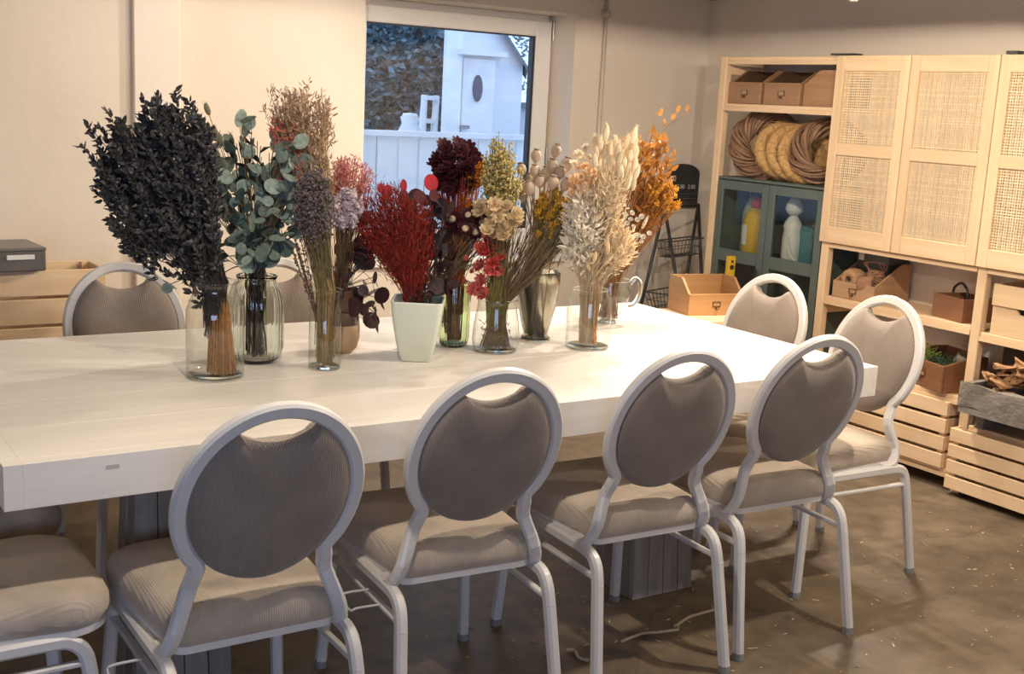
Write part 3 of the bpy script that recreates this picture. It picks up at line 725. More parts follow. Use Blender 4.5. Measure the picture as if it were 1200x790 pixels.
# ------------------------------------------------------------------ slatted crates
def crate(name, label, loc, rz, W_, D, H, n, group, open_top=True, wheels=False, gap=.014, m=pine):
    """front along local y at x=0, going back along +x"""
    t = thing(name, label, 'crate', loc, rz, group); k = .012; z0 = .03 if wheels else 0; hs = (H-z0-gap*(n-1))/n
    for i in range(n):
        z = z0+i*(hs+gap)
        MB().box(0, k, -W_/2, W_/2, z, z+hs, b=.002).build('front_slat', m['y'], t)
        MB().box(D-k, D, -W_/2, W_/2, z, z+hs, b=.002).build('back_slat', m['y'], t)
        for s_ in (-1, 1): MB().box(k+.001, D-k-.001, s_*(W_/2-k/2)-k/2, s_*(W_/2-k/2)+k/2, z, z+hs, b=.002).build('side_slat', m['x'], t)
    for x in (k+.001, D-k-.026):
        for s_ in (-1, 1): MB().box(x, x+.025, s_*(W_/2-k-.013)-.012, s_*(W_/2-k-.013)+.012, z0, H-.003).build('corner_post', m['z'], t)
    for j in range(4): MB().box(k+.002+j*(D-2*k)/4, k+(j+1)*(D-2*k)/4-.004, -W_/2+k, W_/2-k, z0+.002, z0+.012).build('bottom_slat', m['y'], t)
    if wheels:
        for x in (.05, D-.05):
            for s_ in (-1, 1): MB().lathe([(.001, -.009), (.0145, -.009), (.0145, .009), (.001, .009)], 14, T(x, s_*(W_/2-.06), .0146) @ RX(PI/2)).build('wheel', black_m, t, True)
    return t
crate('slatted_crate', 'pine slatted crate on the bottom of the middle bay, behind the end chair', (SX-.02, 3.39, .09), 0, .79, .30, .285, 4, 'pine slatted crates')
crate('rolling_crate', 'large open pine crate on small wheels below the grey trough', (SX-.055, 2.545, 0), 0, .80, .345, .285, 4, 'pine slatted crates', wheels=True, gap=.013)

# ------------------------------------------------------------------ near bay: plywood boxes, trough with bark
ply = {a: wood('birch_ply_'+a, (.76, .55, .33), (.68, .47, .27), a, .5, .04) for a in 'xyz'}
def ply_box(label, loc, W_, D, H, cut):
    t = thing('plywood_box', label, 'wooden box', loc, 0, 'stacked plywood boxes'); k = .010; h = W_/2
    poly = [(-h, 0), (h, 0), (h, H)]
    if cut: poly += [(.075, H), (.06, H-.022), (-.06, H-.022), (-.075, H)]
    poly += [(-h, H)]
    MB().prism([(-x, z) for x, z in poly], 0, k, RZ(PI/2) @ T(0, -k, 0)).build('front_board', ply['y'], t)
    MB().box(D-k, D, -h, h, 0, H).build('back_board', ply['y'], t)
    for s_ in (-1, 1): MB().box(k, D-k, s_*(h-k/2)-k/2, s_*(h-k/2)+k/2, 0, H).build('side_board', ply['x'], t)
    MB().box(k, D-k, -h+k, h-k, .002, .01).build('bottom_board', ply['x'], t)
ply_box('pale plywood box with a hand cut-out, lower of the two stacked on the shelf', (SX+.015, 2.69, .692), .36, .25, .115, True)
ply_box('pale plywood tray stacked on the box with a hand cut-out', (SX+.005, 2.69, .809), .36, .25, .085, False)
tr_m = mat('weathered_trough', (.17, .145, .12), (.27, .24, .205), .9, (9, 9, 18), .6, (25, 25, 40))
t = thing('bark_trough', 'weathered grey wooden trough heaped with bark, on the rolling crate shelf', 'trough', (SX-.115, 2.545, .302)); rn = random.Random(6)
def rough_box(x0, x1, y0, y1, z0, z1, n=9):
    b = MB(); vs = []; 
    for i in range(n+1):
        y = y0+(y1-y0)*i/n
        for (x, z) in ((x0, z0), (x1, z0), (x1, z1), (x0, z1)): vs.append((x+rn.uniform(-.004, .004), y, z+rn.uniform(-.007, .007)))
    fs = [(i*4+k, i*4+(k+1) % 4, (i+1)*4+(k+1) % 4, (i+1)*4+k) for i in range(n) for k in range(4)]+[(3, 2, 1, 0), (n*4, n*4+1, n*4+2, n*4+3)]
    return b.add(vs, fs)
rough_box(0, .03, -.34, .34, .10, .195).build('front_board', tr_m, t); rough_box(.26, .29, -.34, .34, .10, .20).build('back_board', tr_m, t)
for s_ in (-1, 1): MB().box(.03, .26, s_*.32-.015, s_*.32+.015, .10, .195).build('side_board', tr_m, t)
MB().box(.0, .29, -.335, .335, .075, .10).build('bottom_board', tr_m, t)
for s_ in (-1, 1): MB().box(.10, .28, s_*.30-.02, s_*.30+.02, 0, .075).build('foot_block', tr_m, t)
rn = random.Random(12); chip_meshes = []
for k in range(6):
    b = MB(); n = 9; vs = []
    for lay in (0, 1):
        for i in range(n):
            a = 2*PI*i/n; r_ = rn.uniform(.7, 1.15)
            x, y = .046*r_*math.cos(a), .026*r_*math.sin(a); vs.append((x, y, lay*.007+.25*(x*x+y*y)/.05+rn.uniform(-.002, .002)))
    b.add(vs, [tuple(range(n))[::-1], tuple(range(n, 2*n))]+[(i, (i+1) % n, n+(i+1) % n, n+i) for i in range(n)])
    o = b.build('bark_chip', bark_m); chip_meshes.append(o.data); bpy.data.objects.remove(o)
for k in range(120):
    o = bpy.data.objects.new('bark_chip', chip_meshes[k % 6]); COL.objects.link(o)
    x = rn.uniform(.035, .25); y = rn.uniform(-.29, .29)
    hgt = .435+.0065*(k // 8)+.10*max(0, 1-abs((y-.02)/.30))*(k/120)*(1.2-2*abs(x-.15))
    o.location = (SX-.115+x, 2.545+y, hgt); o.rotation_euler = (rn.uniform(-.45, .45), rn.uniform(-.45, .45), rn.uniform(0, 6.3)); s_ = rn.uniform(.8, 1.35); o.scale = (s_, s_, s_)
    tag(o, 'curled brown bark chip heaped in the grey trough', 'bark', 'bark chips in the trough')
t = thing('dark_crate_box', 'dark brown box standing behind the bark heap', 'box', (SX+.12, 2.78, .492-.10+.11)); MB().box(0, .15, -.12, .09, 0, .16, b=.004).build('box_body', mat('dark_brown_box', (.05, .028, .018), None, .6), t); MB().box(-.002, .152, -.122, .092, .13, .165, b=.003).build('lid', mat('dark_brown_lid', (.12, .10, .09), None, .6), t)

# ------------------------------------------------------------------ corner by the back wall: chalkboard, A-frame stand, cart
bd = thing('chalkboard', 'small arched black chalkboard with faint chalk writing on the back wall', 'chalkboard', (4.385, 4.992, .985))
poly = [(-.113, 0), (.113, 0), (.113, .185)]+[(.113*math.cos(a), .185+.055*math.sin(a)) for a in [PI*k/14 for k in range(1, 14)]]+[(-.113, .185)]
MB().prism(poly, -.012, 0).build('board', mat('chalkboard_black', (.02, .019, .018), (.035, .033, .032), .8, (8, 8, 8)), bd)
chalk = mat('chalk', (.62, .58, .52), None, .95)
def write(txt, x, z, size, parent, y=-.0135):
    c = bpy.data.curves.new('chalk_writing', 'FONT'); c.body = txt; c.size = size; c.align_x = 'CENTER'; c.extrude = .0004
    o = bpy.data.objects.new('tmp', c); COL.objects.link(o); dg = bpy.context.evaluated_depsgraph_get(); me = bpy.data.meshes.new_from_object(o.evaluated_get(dg))
    bpy.data.objects.remove(o); me.materials.clear(); me.materials.append(chalk)
    o = bpy.data.objects.new('chalk_writing', me); COL.objects.link(o); o.parent = parent; o.location = (x, y, z); o.rotation_euler = (PI/2, 0, 0); return o
write('20', -.078, .145, .045, bd); write('5.00', -.018, .105, .032, bd); write('2.00', .06, .105, .032, bd)
rn = random.Random(2); b = MB()
for z in (.075, .05, .03):
    x = -.10
    while x < .10:
        w = rn.uniform(.006, .016); b.box(x, x+w, -.0135, -.0125, z, z+.003); x += w+rn.uniform(.004, .010)
stuff(b.build('chalk_scribble', mat('faint_chalk', (.16, .15, .14), None, .95), bd))

st = thing('wire_basket_stand', 'dark metal A-frame stand with two wire baskets by the back wall', 'stand', (4.04, 4.72, 0))
apex = V((0, 0, 1.02)); feet = [V((-.10, .13, 0)), V((.10, -.26, 0))]
off = V((.34, .12, 0))
for o_ in (V((0, 0, 0)), off):
    for f in feet: MB().tube([apex+o_, f*(.5 if o_.length else 1)+o_], .009, 6).build('leg', black_m, st, True)
MB().tube([apex, apex+off], .006, 6).build('top_bar', black_m, st, True)
wire = mat('basket_wire', (.10, .095, .085), None, .45, metal=.4)
for z in (.84, .565):
    k = (1.02-z)/1.02; a = feet[0]*k; c = feet[1]*k; b = MB()
    A, B_, C_, D_ = a, c, c+off, a+off; dz = V((0, 0, .085)); ins = .82; ctr = (A+B_+C_+D_)/4
    up = [p+V((0, 0, z)) for p in (A, B_, C_, D_)]; lo = [ctr+(p-ctr)*ins+V((0, 0, z-.085)) for p in (A, B_, C_, D_)]
    for loop, r_ in ((up, .004), (lo, .003), ([(p+q)/2 for p, q in zip(up, lo)], .002)):
        for i in range(4): b.tube([loop[i], loop[(i+1) % 4]], r_, 5)
    for i in range(4):
        for j in range(9):
            f = j/9; b.tube([up[i].lerp(up[(i+1) % 4], f), lo[i].lerp(lo[(i+1) % 4], f)], .0018, 4)
    for j in range(1, 6): f = j/6; b.tube([lo[0].lerp(lo[1], f), lo[3].lerp(lo[2], f)], .0018, 4)
    b.build('wire_basket', wire, st)

ct = thing('pine_cabinet', 'low pine cabinet with white side standing in front of the basket stand', 'cabinet', (3.57, 4.09, 0), math.radians(-12))
MB().box(.0, .44, -.17, .17, .565, .585, b=.003).build('top_board', pine['x'], ct)
MB().box(.0, .012, -.165, .165, .03, .563).build('side_panel', mat('white_panel', (.74, .70, .65), None, .5), ct); MB().box(.428, .44, -.165, .165, .03, .563).build('side_panel', mat('white_panel', None), ct)
MB().box(.012, .428, -.165, -.153, .08, .563).build('front_panel', pine['z'], ct); MB().box(.012, .428, .153, .165, .03, .563).build('back_panel', pine['z'], ct)
for x in (.02, .40):
    for y in (-.15, .13): MB().box(x, x+.025, y, y+.025, 0, .08).build('foot', pine['z'], ct)
honey = {a: wood('honey_box_wood_'+a, (.50, .285, .125), (.40, .21, .085), a, .45, .05) for a in 'xyz'}
drawer_box('wooden_drawer', 'honey-coloured wooden drawer with a label holder on the low pine cabinet', (3.79, 4.01, .5855), math.radians(78), .29, .20, .10, .165, honey, 'wooden drawers', slope=.42)
t = thing('bubble_level', 'small yellow box with two black round marks standing behind the honey-coloured drawer', 'tool', (4.04, 4.20, .5855), math.radians(-12))
MB().box(-.02, .02, -.014, .014, 0, .245, b=.003).build('yellow_body', yel, t)
for z, r_ in ((.22, .007), (.192, .012)):
    MB().lathe([(.001, 0), (r_, 0), (r_, .002), (.001, .002)], 16, T(0, -.0141, z) @ RX(PI/2)).build('round_mark', black_m, t)

# ------------------------------------------------------------------ left: pine crate bench with grey box
cr = crate('slatted_crate', 'tall pine slatted crate against the pier, carrying a dark grey box', (.645, 4.46, 0), PI/2, 1.0, .24, .825, 8, 'pine slatted crates', gap=.012)
b = thing('file_box', 'dark grey metal box with a white clip handle on the pine crate', 'box', (.81, 4.44, .8305), math.radians(4))
MB().box(-.25, .115, -.03, .22, .0, .072, b=.004).build('box_body', mat('dark_grey_metal', (.115, .105, .095), (.14, .13, .12), .35), b)
MB().box(-.252, .117, -.032, .222, .072, .084, b=.003).build('lid', mat('dark_grey_lid', (.17, .16, .145), None, .35), b)
MB().box(-.02, .075, -.035, -.0305, .042, .06, b=.002).build('clip_handle', mat('white_clip', (.78, .77, .74), None, .3), b)

# ------------------------------------------------------------------ outside the window
out_w = mat('white_fence_paint', (.80, .82, .84), (.70, .73, .76), .7, (3, 3, 1))
shed_w = mat('shed_render', (.80, .80, .82), (.76, .76, .79), .8, (2, 2, 2))
struct(MB().box(-6, 16, 5.4, 22, -.15, -.05).build('ground_outside', mat('yard_ground', (.30, .32, .30), (.22, .24, .22), .9, (2, 2, 2))))
fn = thing('board_fence', 'pale fence of upright boards with a top rail outside the window', 'fence', (4.4, 7.2, -.02))
x = -1.4; k = 0; rn = random.Random(9)
while x < 1.9:
    MB().box(x, x+.075, (k % 2)*.012, (k % 2)*.012+.018, 0, 1.27, b=.002).build('fence_board', out_w, fn); x += .079; k += 1
MB().box(-1.4, 1.9, -.03, -.005, 1.265, 1.305, b=.003).build('top_rail', out_w, fn)
MB().box(-1.4, 1.9, .035, .07, .5, .58).build('back_rail', out_w, fn)
# shed with gable, door and oval light
FYD = 8.4
sh = thing('garden_shed', 'white gabled shed with a plain door and oval window, seen through the glass', 'shed', (6.2, FYD, -.05))
pL = at_y(521, 100, FYD).x-6.2; pR = at_y(640, 100, FYD).x-6.2+1.2
rid = at_y(590, 38, FYD); eav = at_y(613, 75, FYD)
ez = eav.z+.05; ex = eav.x-6.2; rz_ = rid.z+.05; rx_ = rid.x-6.2
sl = (ez-rz_)/(ex-rx_); px_ = pL+.0; pz = rz_+sl*(px_-rx_)
SK = Matrix(((1, .66, 0, 0), (0, 1, 0, 0), (0, 0, 1, 0), (0, 0, 0, 1)))     # the side wall runs back at an angle
MB().prism([(pL, 0), (ex, 0), (ex, ez), (pL, pz)], 0, 3.0, SK).build('shed_wall', shed_w, sh)
MB().box(ex-.2, ex+1.6, .5, 3, 0, ez-.35, SK).build('lean_to_wall', mat('lean_to_wall', (.62, .63, .70), (.50, .51, .58), .8, (2, 2, 6)), sh)
slate = mat('dark_verge', (.16, .18, .22), None, .7)
MB().prism([(pL-.02, pz), (pL-.02, pz+.035), (ex+.05, ez-.02), (ex+.05, ez-.055)], -.08, 3.0, SK).build('roof', slate, sh)
MB().box(ex-.3, ex+1.7, .42, 3.05, ez-.36, ez-.31, SK).build('lean_to_eave', slate, sh)
MB().box(pL-.02, at_y(537, 100, FYD).x-6.2, -.05, .0, 0, pz-.05).build('corner_board', mat('bright_trim', (.86, .88, .90), None, .6), sh)
lz = at_y(560, 64, FYD).z+.05
MB().box(at_y(533, 60, FYD).x-6.2, at_y(586, 60, FYD).x-6.2, -.12, .0, lz-.01, lz+.03).build('door_canopy', shed_w, sh)
dr = thing('door', None, None); dr.parent = sh
dx0, dx1 = at_y(540, 100, FYD).x-6.2, at_y(578, 100, FYD).x-6.2
MB().box(dx0, dx1, -.03, .0, .05, lz-.03, b=.006).build('door_leaf', mat('door_white', (.84, .84, .87), None, .5), dr)
ow = at_y(556.5, 103.5, FYD); ox, oz = ow.x-6.2, ow.z+.05; oa = 5.5/ppm(ow)*1.25; ob = 15.5/ppm(ow)
MB().prism([(ox+oa*1.15*math.cos(a), oz+ob*1.06*math.sin(a)) for a in [2*PI*k/28 for k in range(28)]], -.04, -.029).build('oval_frame', mat('oval_frame_white', (.85, .86, .88), None, .5), dr)
MB().prism([(ox+oa*math.cos(a), oz+ob*math.sin(a)) for a in [2*PI*k/28 for k in range(28)]], -.044, -.0395).build('oval_pane', mat('oval_dark_glass', (.06, .07, .12), None, .2), dr)
hd = at_y(541, 149, FYD-.05); MB().box(hd.x-6.2-.02, hd.x-6.2+.06, -.075, -.03, hd.z+.04, hd.z+.065).build('door_handle', mat('handle_grey', (.25, .27, .30), None, .4), dr)
# play ladder and pot seen above the fence
ld = at_y(503, 150, 9.6); t = thing('white_ladder', 'white stepladder standing beyond the fence', 'ladder', (ld.x, 9.6, -.05)); H = at_y(503, 112, 9.6).z+.05
q = ppm(ld)
for s_ in (-1, 1):
    MB().tube([(s_*8/q, 0, H), (-18/q+s_*6/q, -.2, 0)], .03, 6).build('rail', out_w, t); MB().tube([(s_*8/q, 0, H), (s_*9/q+10/q, .35, 0)], .025, 6).build('rail', out_w, t)
for k in range(5): MB().box(-8/q-.02*k, 8/q-.02*k, -.06, .03, H*(1-.13*k)-.04, H*(1-.13*k)).build('step', out_w, t)
pt = at_y(480, 150, 9.3); t = thing('white_churn', 'white churn standing beyond the fence beside the stepladder', 'churn', (pt.x, 9.3, -.05)); h_ = at_y(480, 137, 9.3).z+.05
MB().lathe([(.001, 0), (.11, 0), (.12, h_*.5), (.10, h_-.12), (.07, h_-.06), (.085, h_), (.001, h_)], 16).build('churn_body', out_w, t, True); MB().lathe([(.001, h_), (.075, h_), (.06, h_+.03), (.001, h_+.035)], 16).build('lid', out_w, t, True)
# trees
tree_g = mat('tree_foliage', (.10, .175, .205), (.19, .285, .325), .8, (2, 2, 2), rnd=.45, island=True, trans=.3)
trunk_m = mat('tree_bark', (.10, .08, .07), None, .9)
def tree(label, px, py, y, R_, seed, n=2600):
    c = at_y(px, py, y); r_ = random.Random(seed); t = thing('garden_tree', label, 'tree', (c.x, y, -.05), 0, 'trees beyond the fence')
    MB().tube([(0, 0, 0), (.05, 0, c.z*.6), (0, .1, c.z)], .09, 7, [1, .7, .4]).build('trunk', trunk_m, t, True)
    b = MB()
    for k in range(9):
        a = r_.uniform(0, 6.3); b.tube([(0, 0, c.z*r_.uniform(.4, .9)), (R_*.7*math.cos(a), R_*.7*math.sin(a), c.z+r_.uniform(-.4, .8)*R_)], .03, 4)
    b.build('branches', trunk_m, t)
    b = MB()
    for k in range(n):
        d = V((r_.gauss(0, 1), r_.gauss(0, 1), r_.gauss(0, 1))).normalized()*R_*r_.uniform(.35, 1.05)
        p = V((d.x, d.y, c.z+d.z*.95)); dr_ = V((r_.uniform(-1, 1), r_.uniform(-1, 1), r_.uniform(-.8, .3))).normalized(); L_ = r_.uniform(.05, .13); w = dr_.orthogonal().normalized()*L_*.28
        b.add([p-dr_*L_*.5, p+w, p+dr_*L_*.5, p-w], [(0, 1, 2, 3)])
    stuff(b.build('foliage', tree_g, t))
tree('bluish evergreen tree filling the upper part of the window', 470, 60, 12.5, 1.15, 1, 9000)
tree('bluish evergreen tree behind the stepladder', 500, 125, 14, 1.1, 2, 7000)
tree('bluish bushy tree behind the fence, next to the window jamb', 440, 130, 13.5, 1.0, 3, 6000)
tree('bluish bushy tree beyond the near end of the fence', 380, 90, 13, 1.5, 5, 7000)
tree('bluish bushy tree beyond the shed roof', 330, 60, 14.5, 1.6, 6, 7000)
tree('tall dark tree furthest beyond the fence', 520, 30, 16, 1.5, 4, 6000)

# ------------------------------------------------------------------ vases on the table
def vbase(px, py): return at_z(px, py, TZ)
def shell(prof, wall):
    """closed glass wall from an outer profile (r, z): outside up, inside down, thick base"""
    inn = [(max(.001, r-wall), max(z, wall*2.2)) for r, z in prof]
    out = [(.001, 0)]+prof+[(prof[-1][0]-wall*.5, prof[-1][1]+wall*.4)]+inn[::-1]+[(.001, wall*2.2)]
    return out
clear = thin_glass('clear_glass', (.93, .945, .93), 1.5, .015)
VASES = {}
def vase(key, name, label, base, prof, m, n=32, wall=.0028, rib=None, part='vase_body', cat='vase'):
    t = thing(name, label, cat, base)
    if m.name.startswith(('clear', 'pitcher')):          # thin blown glass: one wall, a thick foot and a rounded rim
        MB().lathe([(.001, .001)]+prof, n, rib=rib).v; b = MB(); b.lathe([(.001, .001)]+prof+[(prof[-1][0]-.0001, prof[-1][1]+.0001)], n, rib=rib); b.f = b.f[:-1]; b.build(part, m, t, True)
        rr, zz = prof[-1]; b = MB(); b.tube([(rr*math.cos(2*PI*k/n), rr*math.sin(2*PI*k/n), zz) for k in range(n)], .0017, 6, closed=True, up=(0, 0, 1)); b.build('rim', solid_glass('rim_glass', (.9, .93, .9), .02), t, True)
        r0 = prof[1][0]*.96; MB().lathe([(.001, .002), (r0*.9, .002), (r0, .005), (r0*.96, .009), (.001, .007)], n).build('glass_foot', solid_glass('foot_glass', (.90, .95, .90), .02), t, True)
    else: MB().lathe(shell(prof, wall), n, rib=rib).build(part, m, t, True)
    VASES[key] = (base, max(z for r, z in prof), prof[-1][0]); return t
def px_prof(base, rows):
    """rows of (radius in pixels, height in pixels) -> metres at the vase"""
    q = ppm(base+V((0, 0, .08))); return [(r/q, h/q/.985) for r, h in rows]
b1 = vbase(252, 441)
vase(1, 'glass_jar', 'clear glass bottle jar holding dark foliage and straw stems', b1, px_prof(b1, [(31, 0), (33.5, 3), (33.5, 70), (33, 78), (29, 90), (25, 98), (24, 108), (26, 111)]), clear)
b2 = vbase(300, 423)
rib2 = lambda a, z: 1+.022*math.cos(a*26)*(1 if .02 < z < .2 else .3)
vase(2, 'ribbed_vase', 'ribbed clear glass vase holding eucalyptus', b2, px_prof(b2, [(20, 0), (28, 6), (31, 18), (31, 68), (29, 80), (24, 90), (22, 96), (24, 100)]), solid_glass('ribbed_glass', (.93, .97, .93), .02), 104, .003, rib2)
b3 = vbase(380, 431)
vase(3, 'cylinder_vase', 'narrow clear glass cylinder holding tied dried grasses', b3, px_prof(b3, [(18, 0), (18.7, 2), (18.7, 92)]), clear)
b4 = vbase(398, 412)
t4 = vase(4, 'ceramic_vase', 'bulbous tan vase with glossy brown upper half and dark leaves', b4, px_prof(b4, [(14, 0), (20, 6), (23, 18), (22.5, 34)]), mat('tan_clay', (.55, .36, .20), (.50, .32, .18), .6, (20, 20, 20)), wall=.004)
q4 = ppm(b4); MB().lathe([(22.5/q4, 34/q4), (20.5/q4, 52/q4), (17/q4, 66/q4), (15/q4, 74/q4), (13.5/q4, 74/q4), (16/q4, 64/q4), (20/q4, 50/q4), (21.5/q4, 34/q4)], 32, close=True).build('glazed_top', mat('brown_glaze', (.15, .085, .055), None, .12), t4, True)
VASES[4] = (b4, 74/q4, 14/q4)
b5 = vbase(488, 421)
q5 = ppm(b5); t5 = thing('square_pot', 'pale mint square tapered pot holding red dried grass', 'pot', b5, math.radians(-33)); vs = []; fs = []
def sq_ring(h, z, rr=.22):
    o = []
    for (sx, sy, a) in ((1, 1, 0), (-1, 1, 1), (-1, -1, 2), (1, -1, 3)):
        for k in range(6):
            an = (a+k/5)*PI/2; o.append((sx*h*(1-rr)+h*rr*math.cos(an), sy*h*(1-rr)+h*rr*math.sin(an), z))
    return o
lev = [(2/q5, .002), (16.5/q5, 0), (17.5/q5, 2/q5), (23/q5, 22/q5), (27/q5, 45/q5), (30/q5, 70/q5), (30.3/q5, 72/q5), (27.5/q5, 71/q5), (24/q5, 44/q5), (16/q5, 4/q5), (2/q5, 4/q5)]
for h_, z in lev: vs += sq_ring(h_, z)
m = 24
for i in range(len(lev)-1):
    for k in range(m): fs.append((i*m+k, i*m+(k+1) % m, (i+1)*m+(k+1) % m, (i+1)*m+k))
fs += [tuple(range(m))[::-1], tuple((len(lev)-1)*m+k for k in range(m))]
MB().add(vs, fs).build('pot_body', mat('mint_glaze', (.70, .75, .62), (.68, .73, .60), .35), t5, True); VASES[5] = (b5, 72/q5, 27/q5)
b6 = vbase(531, 405)
rib6 = lambda a, z: 1+.02*math.cos(a*22)
vase(6, 'green_vase', 'ribbed green glass vase with dark strawflowers', b6, px_prof(b6, [(12, 0), (16, 3), (18, 12), (18.5, 72), (17.5, 75)]), solid_glass('green_glass', (.80, .90, .66), .03), 88, .003, rib6)
b7 = vbase(580, 411)
vase(7, 'glass_jar', 'squat clear glass jar with dark stems, red and cream flowers', b7, px_prof(b7, [(22, 0), (26, 3), (28, 14), (26.5, 32), (23.5, 50), (22.5, 58), (23.5, 61)]), clear)
b8 = vbase(627, 398)
rib8 = lambda a, z: 1+.075*math.cos(a*6+z*26)*min(1, z*14)
vase(8, 'twisted_vase', 'frosted grey glass vase with twisted facets holding poppy heads', b8, px_prof(b8, [(17, 0), (17, 4), (14, 7), (17, 18), (22, 45), (24, 66), (25, 80)]), solid_glass('smoky_frosted_glass', (.72, .70, .60), .22), 48, .004, rib8)
b9 = vbase(688, 407)
vase(9, 'glass_jar', 'clear glass jar with bleached white and cream dried stems', b9, px_prof(b9, [(24, 0), (26, 3), (26.3, 10), (26.3, 54), (24.5, 61), (21, 65), (21, 68)]), clear)
b10 = vbase(712, 378)
tp = vase(10, 'glass_pitcher', 'clear glass pitcher with a looped handle holding amber stems', b10, px_prof(b10, [(11, 0), (10, 4), (14, 12), (22, 26), (25, 38), (21, 44), (24, 50)]), thin_glass('pitcher_glass', (.93, .93, .91), 1.6, .03))
q = ppm(b10); rdir = RT.copy(); rdir.z = 0; rdir.normalize()
MB().tube(spline([rdir*(23/q)+V((0, 0, 47/q)), rdir*(29/q)+V((0, 0, 54/q)), rdir*(35/q)+V((0, 0, 48/q)), rdir*(35/q)+V((0, 0, 36/q)), rdir*(29/q)+V((0, 0, 24/q)), rdir*(22/q)+V((0, 0, 22/q))], 6), 2.6/q, 10).build('handle', solid_glass('handle_glass', (.93, .93, .90), .02), tp, True)

# ------------------------------------------------------------------ dried flowers
def dmat(name, c1, c2, rough=.8, trans=.18, rnd=.3, isl=True): return mat(name, c1, c2, rough, (70, 70, 70), rnd=rnd, island=isl, trans=trans)
def leaf_t(l, w, fold=.25, curl=.15):
    return ([(0, 0, 0), (w*.5, .0, l*.35), (0, -w*fold, l*.45), (-w*.5, 0, l*.35), (w*.34, l*curl*.5, l*.75), (-w*.34, l*curl*.5, l*.75), (0, l*curl-w*fold*.5, l*.78), (0, l*curl, l)],
            [(0, 1, 2), (0, 2, 3), (1, 4, 6, 2), (3, 2, 6, 5), (4, 7, 6), (5, 6, 7)])
def disc_t(r, n=12, cup=.12, thick=0):
    return ([(0, 0, r)]+[(r*math.sin(2*PI*k/n)*.92, cup*r, r-r*math.cos(2*PI*k/n)) for k in range(n)], [(0, 1+k, 1+(k+1) % n) for k in range(n)])
def bead_t(r, l, n=6, m=4):
    vs = [(0, 0, 0)]; fs = []
    for j in range(1, m):
        for k in range(n): a = 2*PI*k/n; s_ = math.sin(PI*j/m); vs.append((r*s_*math.cos(a), r*s_*math.sin(a), l*(1-math.cos(PI*j/m))/2))
    vs.append((0, 0, l)); top = len(vs)-1
    for k in range(n):
        fs.append((0, 1+(k+1) % n, 1+k)); fs.append((top, 1+(m-2)*n+k, 1+(m-2)*n+(k+1) % n))
    for j in range(m-2):
        for k in range(n): fs.append((1+j*n+k, 1+j*n+(k+1) % n, 1+(j+1)*n+(k+1) % n, 1+(j+1)*n+k))
    return vs, fs
def rv(r_): return V((r_.gauss(0, 1), r_.gauss(0, 1), r_.gauss(0, 1))).normalized()
def ball(r_, c, R_):
    d = rv(r_)*(r_.random()**(1/3)); return c+V((d.x*R_[0], d.y*R_[1], d.z*R_[2]))
def mesh_of(tpl, m, name='tmp', smooth=True):
    o = MB().add(*tpl).build(name, m, None, smooth); me = o.data; bpy.data.objects.remove(o); return me
def put(name, me, M, parent):
    o = bpy.data.objects.new(name, me); COL.objects.link(o); o.parent = parent; o.matrix_basis = M; return o
class Bunch:
    """a bundle of one kind of dried stem standing in a vase"""
    def __init__(s, name, label, key, stem_m, seed, cat='dried flowers'):
        s.base, s.h, s.rm = VASES[key]; s.t = thing(name, label, cat, s.base); s.r = random.Random(seed); s.stem = MB(); s.sm = stem_m; s.parts = {}; s.key = key; s.low = None
        s.q = ppm(s.base+V((0, 0, .2)))
    def P(s, px, py, dy=0.):
        """a point at pixel px,py in the upright plane through the vase, moved dy in depth; relative to the base"""
        n = V((FW.x, FW.y, 0)).normalized(); d = ray(px, py); k = ((s.base-CAMP).dot(n)+dy)/d.dot(n)
        return CAMP+d*k-s.base
    def root(s, spread=.5, lean=V((0, 0, 0))):
        a = s.r.uniform(0, 6.3); k = s.r.random()**.5*s.rm*spread
        low = V((math.cos(a)*k, math.sin(a)*k, .012+s.r.uniform(0, .02) if s.low is None else s.low*s.r.uniform(.55, 1.2)))-lean*.5
        a2 = a+s.r.uniform(-.7, .7); k2 = s.r.random()**.5*s.rm*.62
        return low, V((math.cos(a2)*k2, math.sin(a2)*k2, s.h))
    def line(s, tip, rad=.0012, n=3, spread=.5, mouth=None, stem=None, sag=0.):
        lo, mo = s.root(spread)
        if mouth is not None: mo = mouth+V((s.r.uniform(-1, 1)*s.rm*.25, s.r.uniform(-1, 1)*s.rm*.25, 0))
        mid = mo.lerp(tip, .5)+V((s.r.uniform(-.006, .006), s.r.uniform(-.006, .006), sag))
        (stem or s.stem).tube([lo, mo, mid, tip], rad, n, cap=False); return (tip-mid).normalized()
    def mb(s, nm, m):
        if nm not in s.parts: s.parts[nm] = (MB(), m)
        return s.parts[nm][0]
    def done(s, smooth=False):
        if s.stem.v: stuff(s.stem.build('stems', s.sm, s.t))
        for nm, (b, m) in s.parts.items():
            if b.v: stuff(b.build(nm, m, s.t, smooth))
        return s.t
tan_s = dmat('tan_stems', (.52, .36, .17), (.40, .26, .11)); rust_s = dmat('rust_straw', (.58, .31, .11), (.44, .21, .07)); olive_s = dmat('olive_stems', (.26, .22, .10), (.18, .14, .06))
brown_s = dmat('brown_stems', (.16, .10, .055), (.24, .16, .08)); pale_s = dmat('pale_stems', (.66, .56, .40), (.55, .45, .30)); red_s = dmat('red_stems', (.36, .05, .035), (.22, .03, .025)); dark_s = dmat('dark_stems', (.035, .028, .025), (.07, .055, .045))
cream_s = dmat('cream_stems', (.72, .58, .38), (.62, .46, .27)); orange_s = dmat('amber_stems', (.44, .19, .045), (.33, .13, .03))

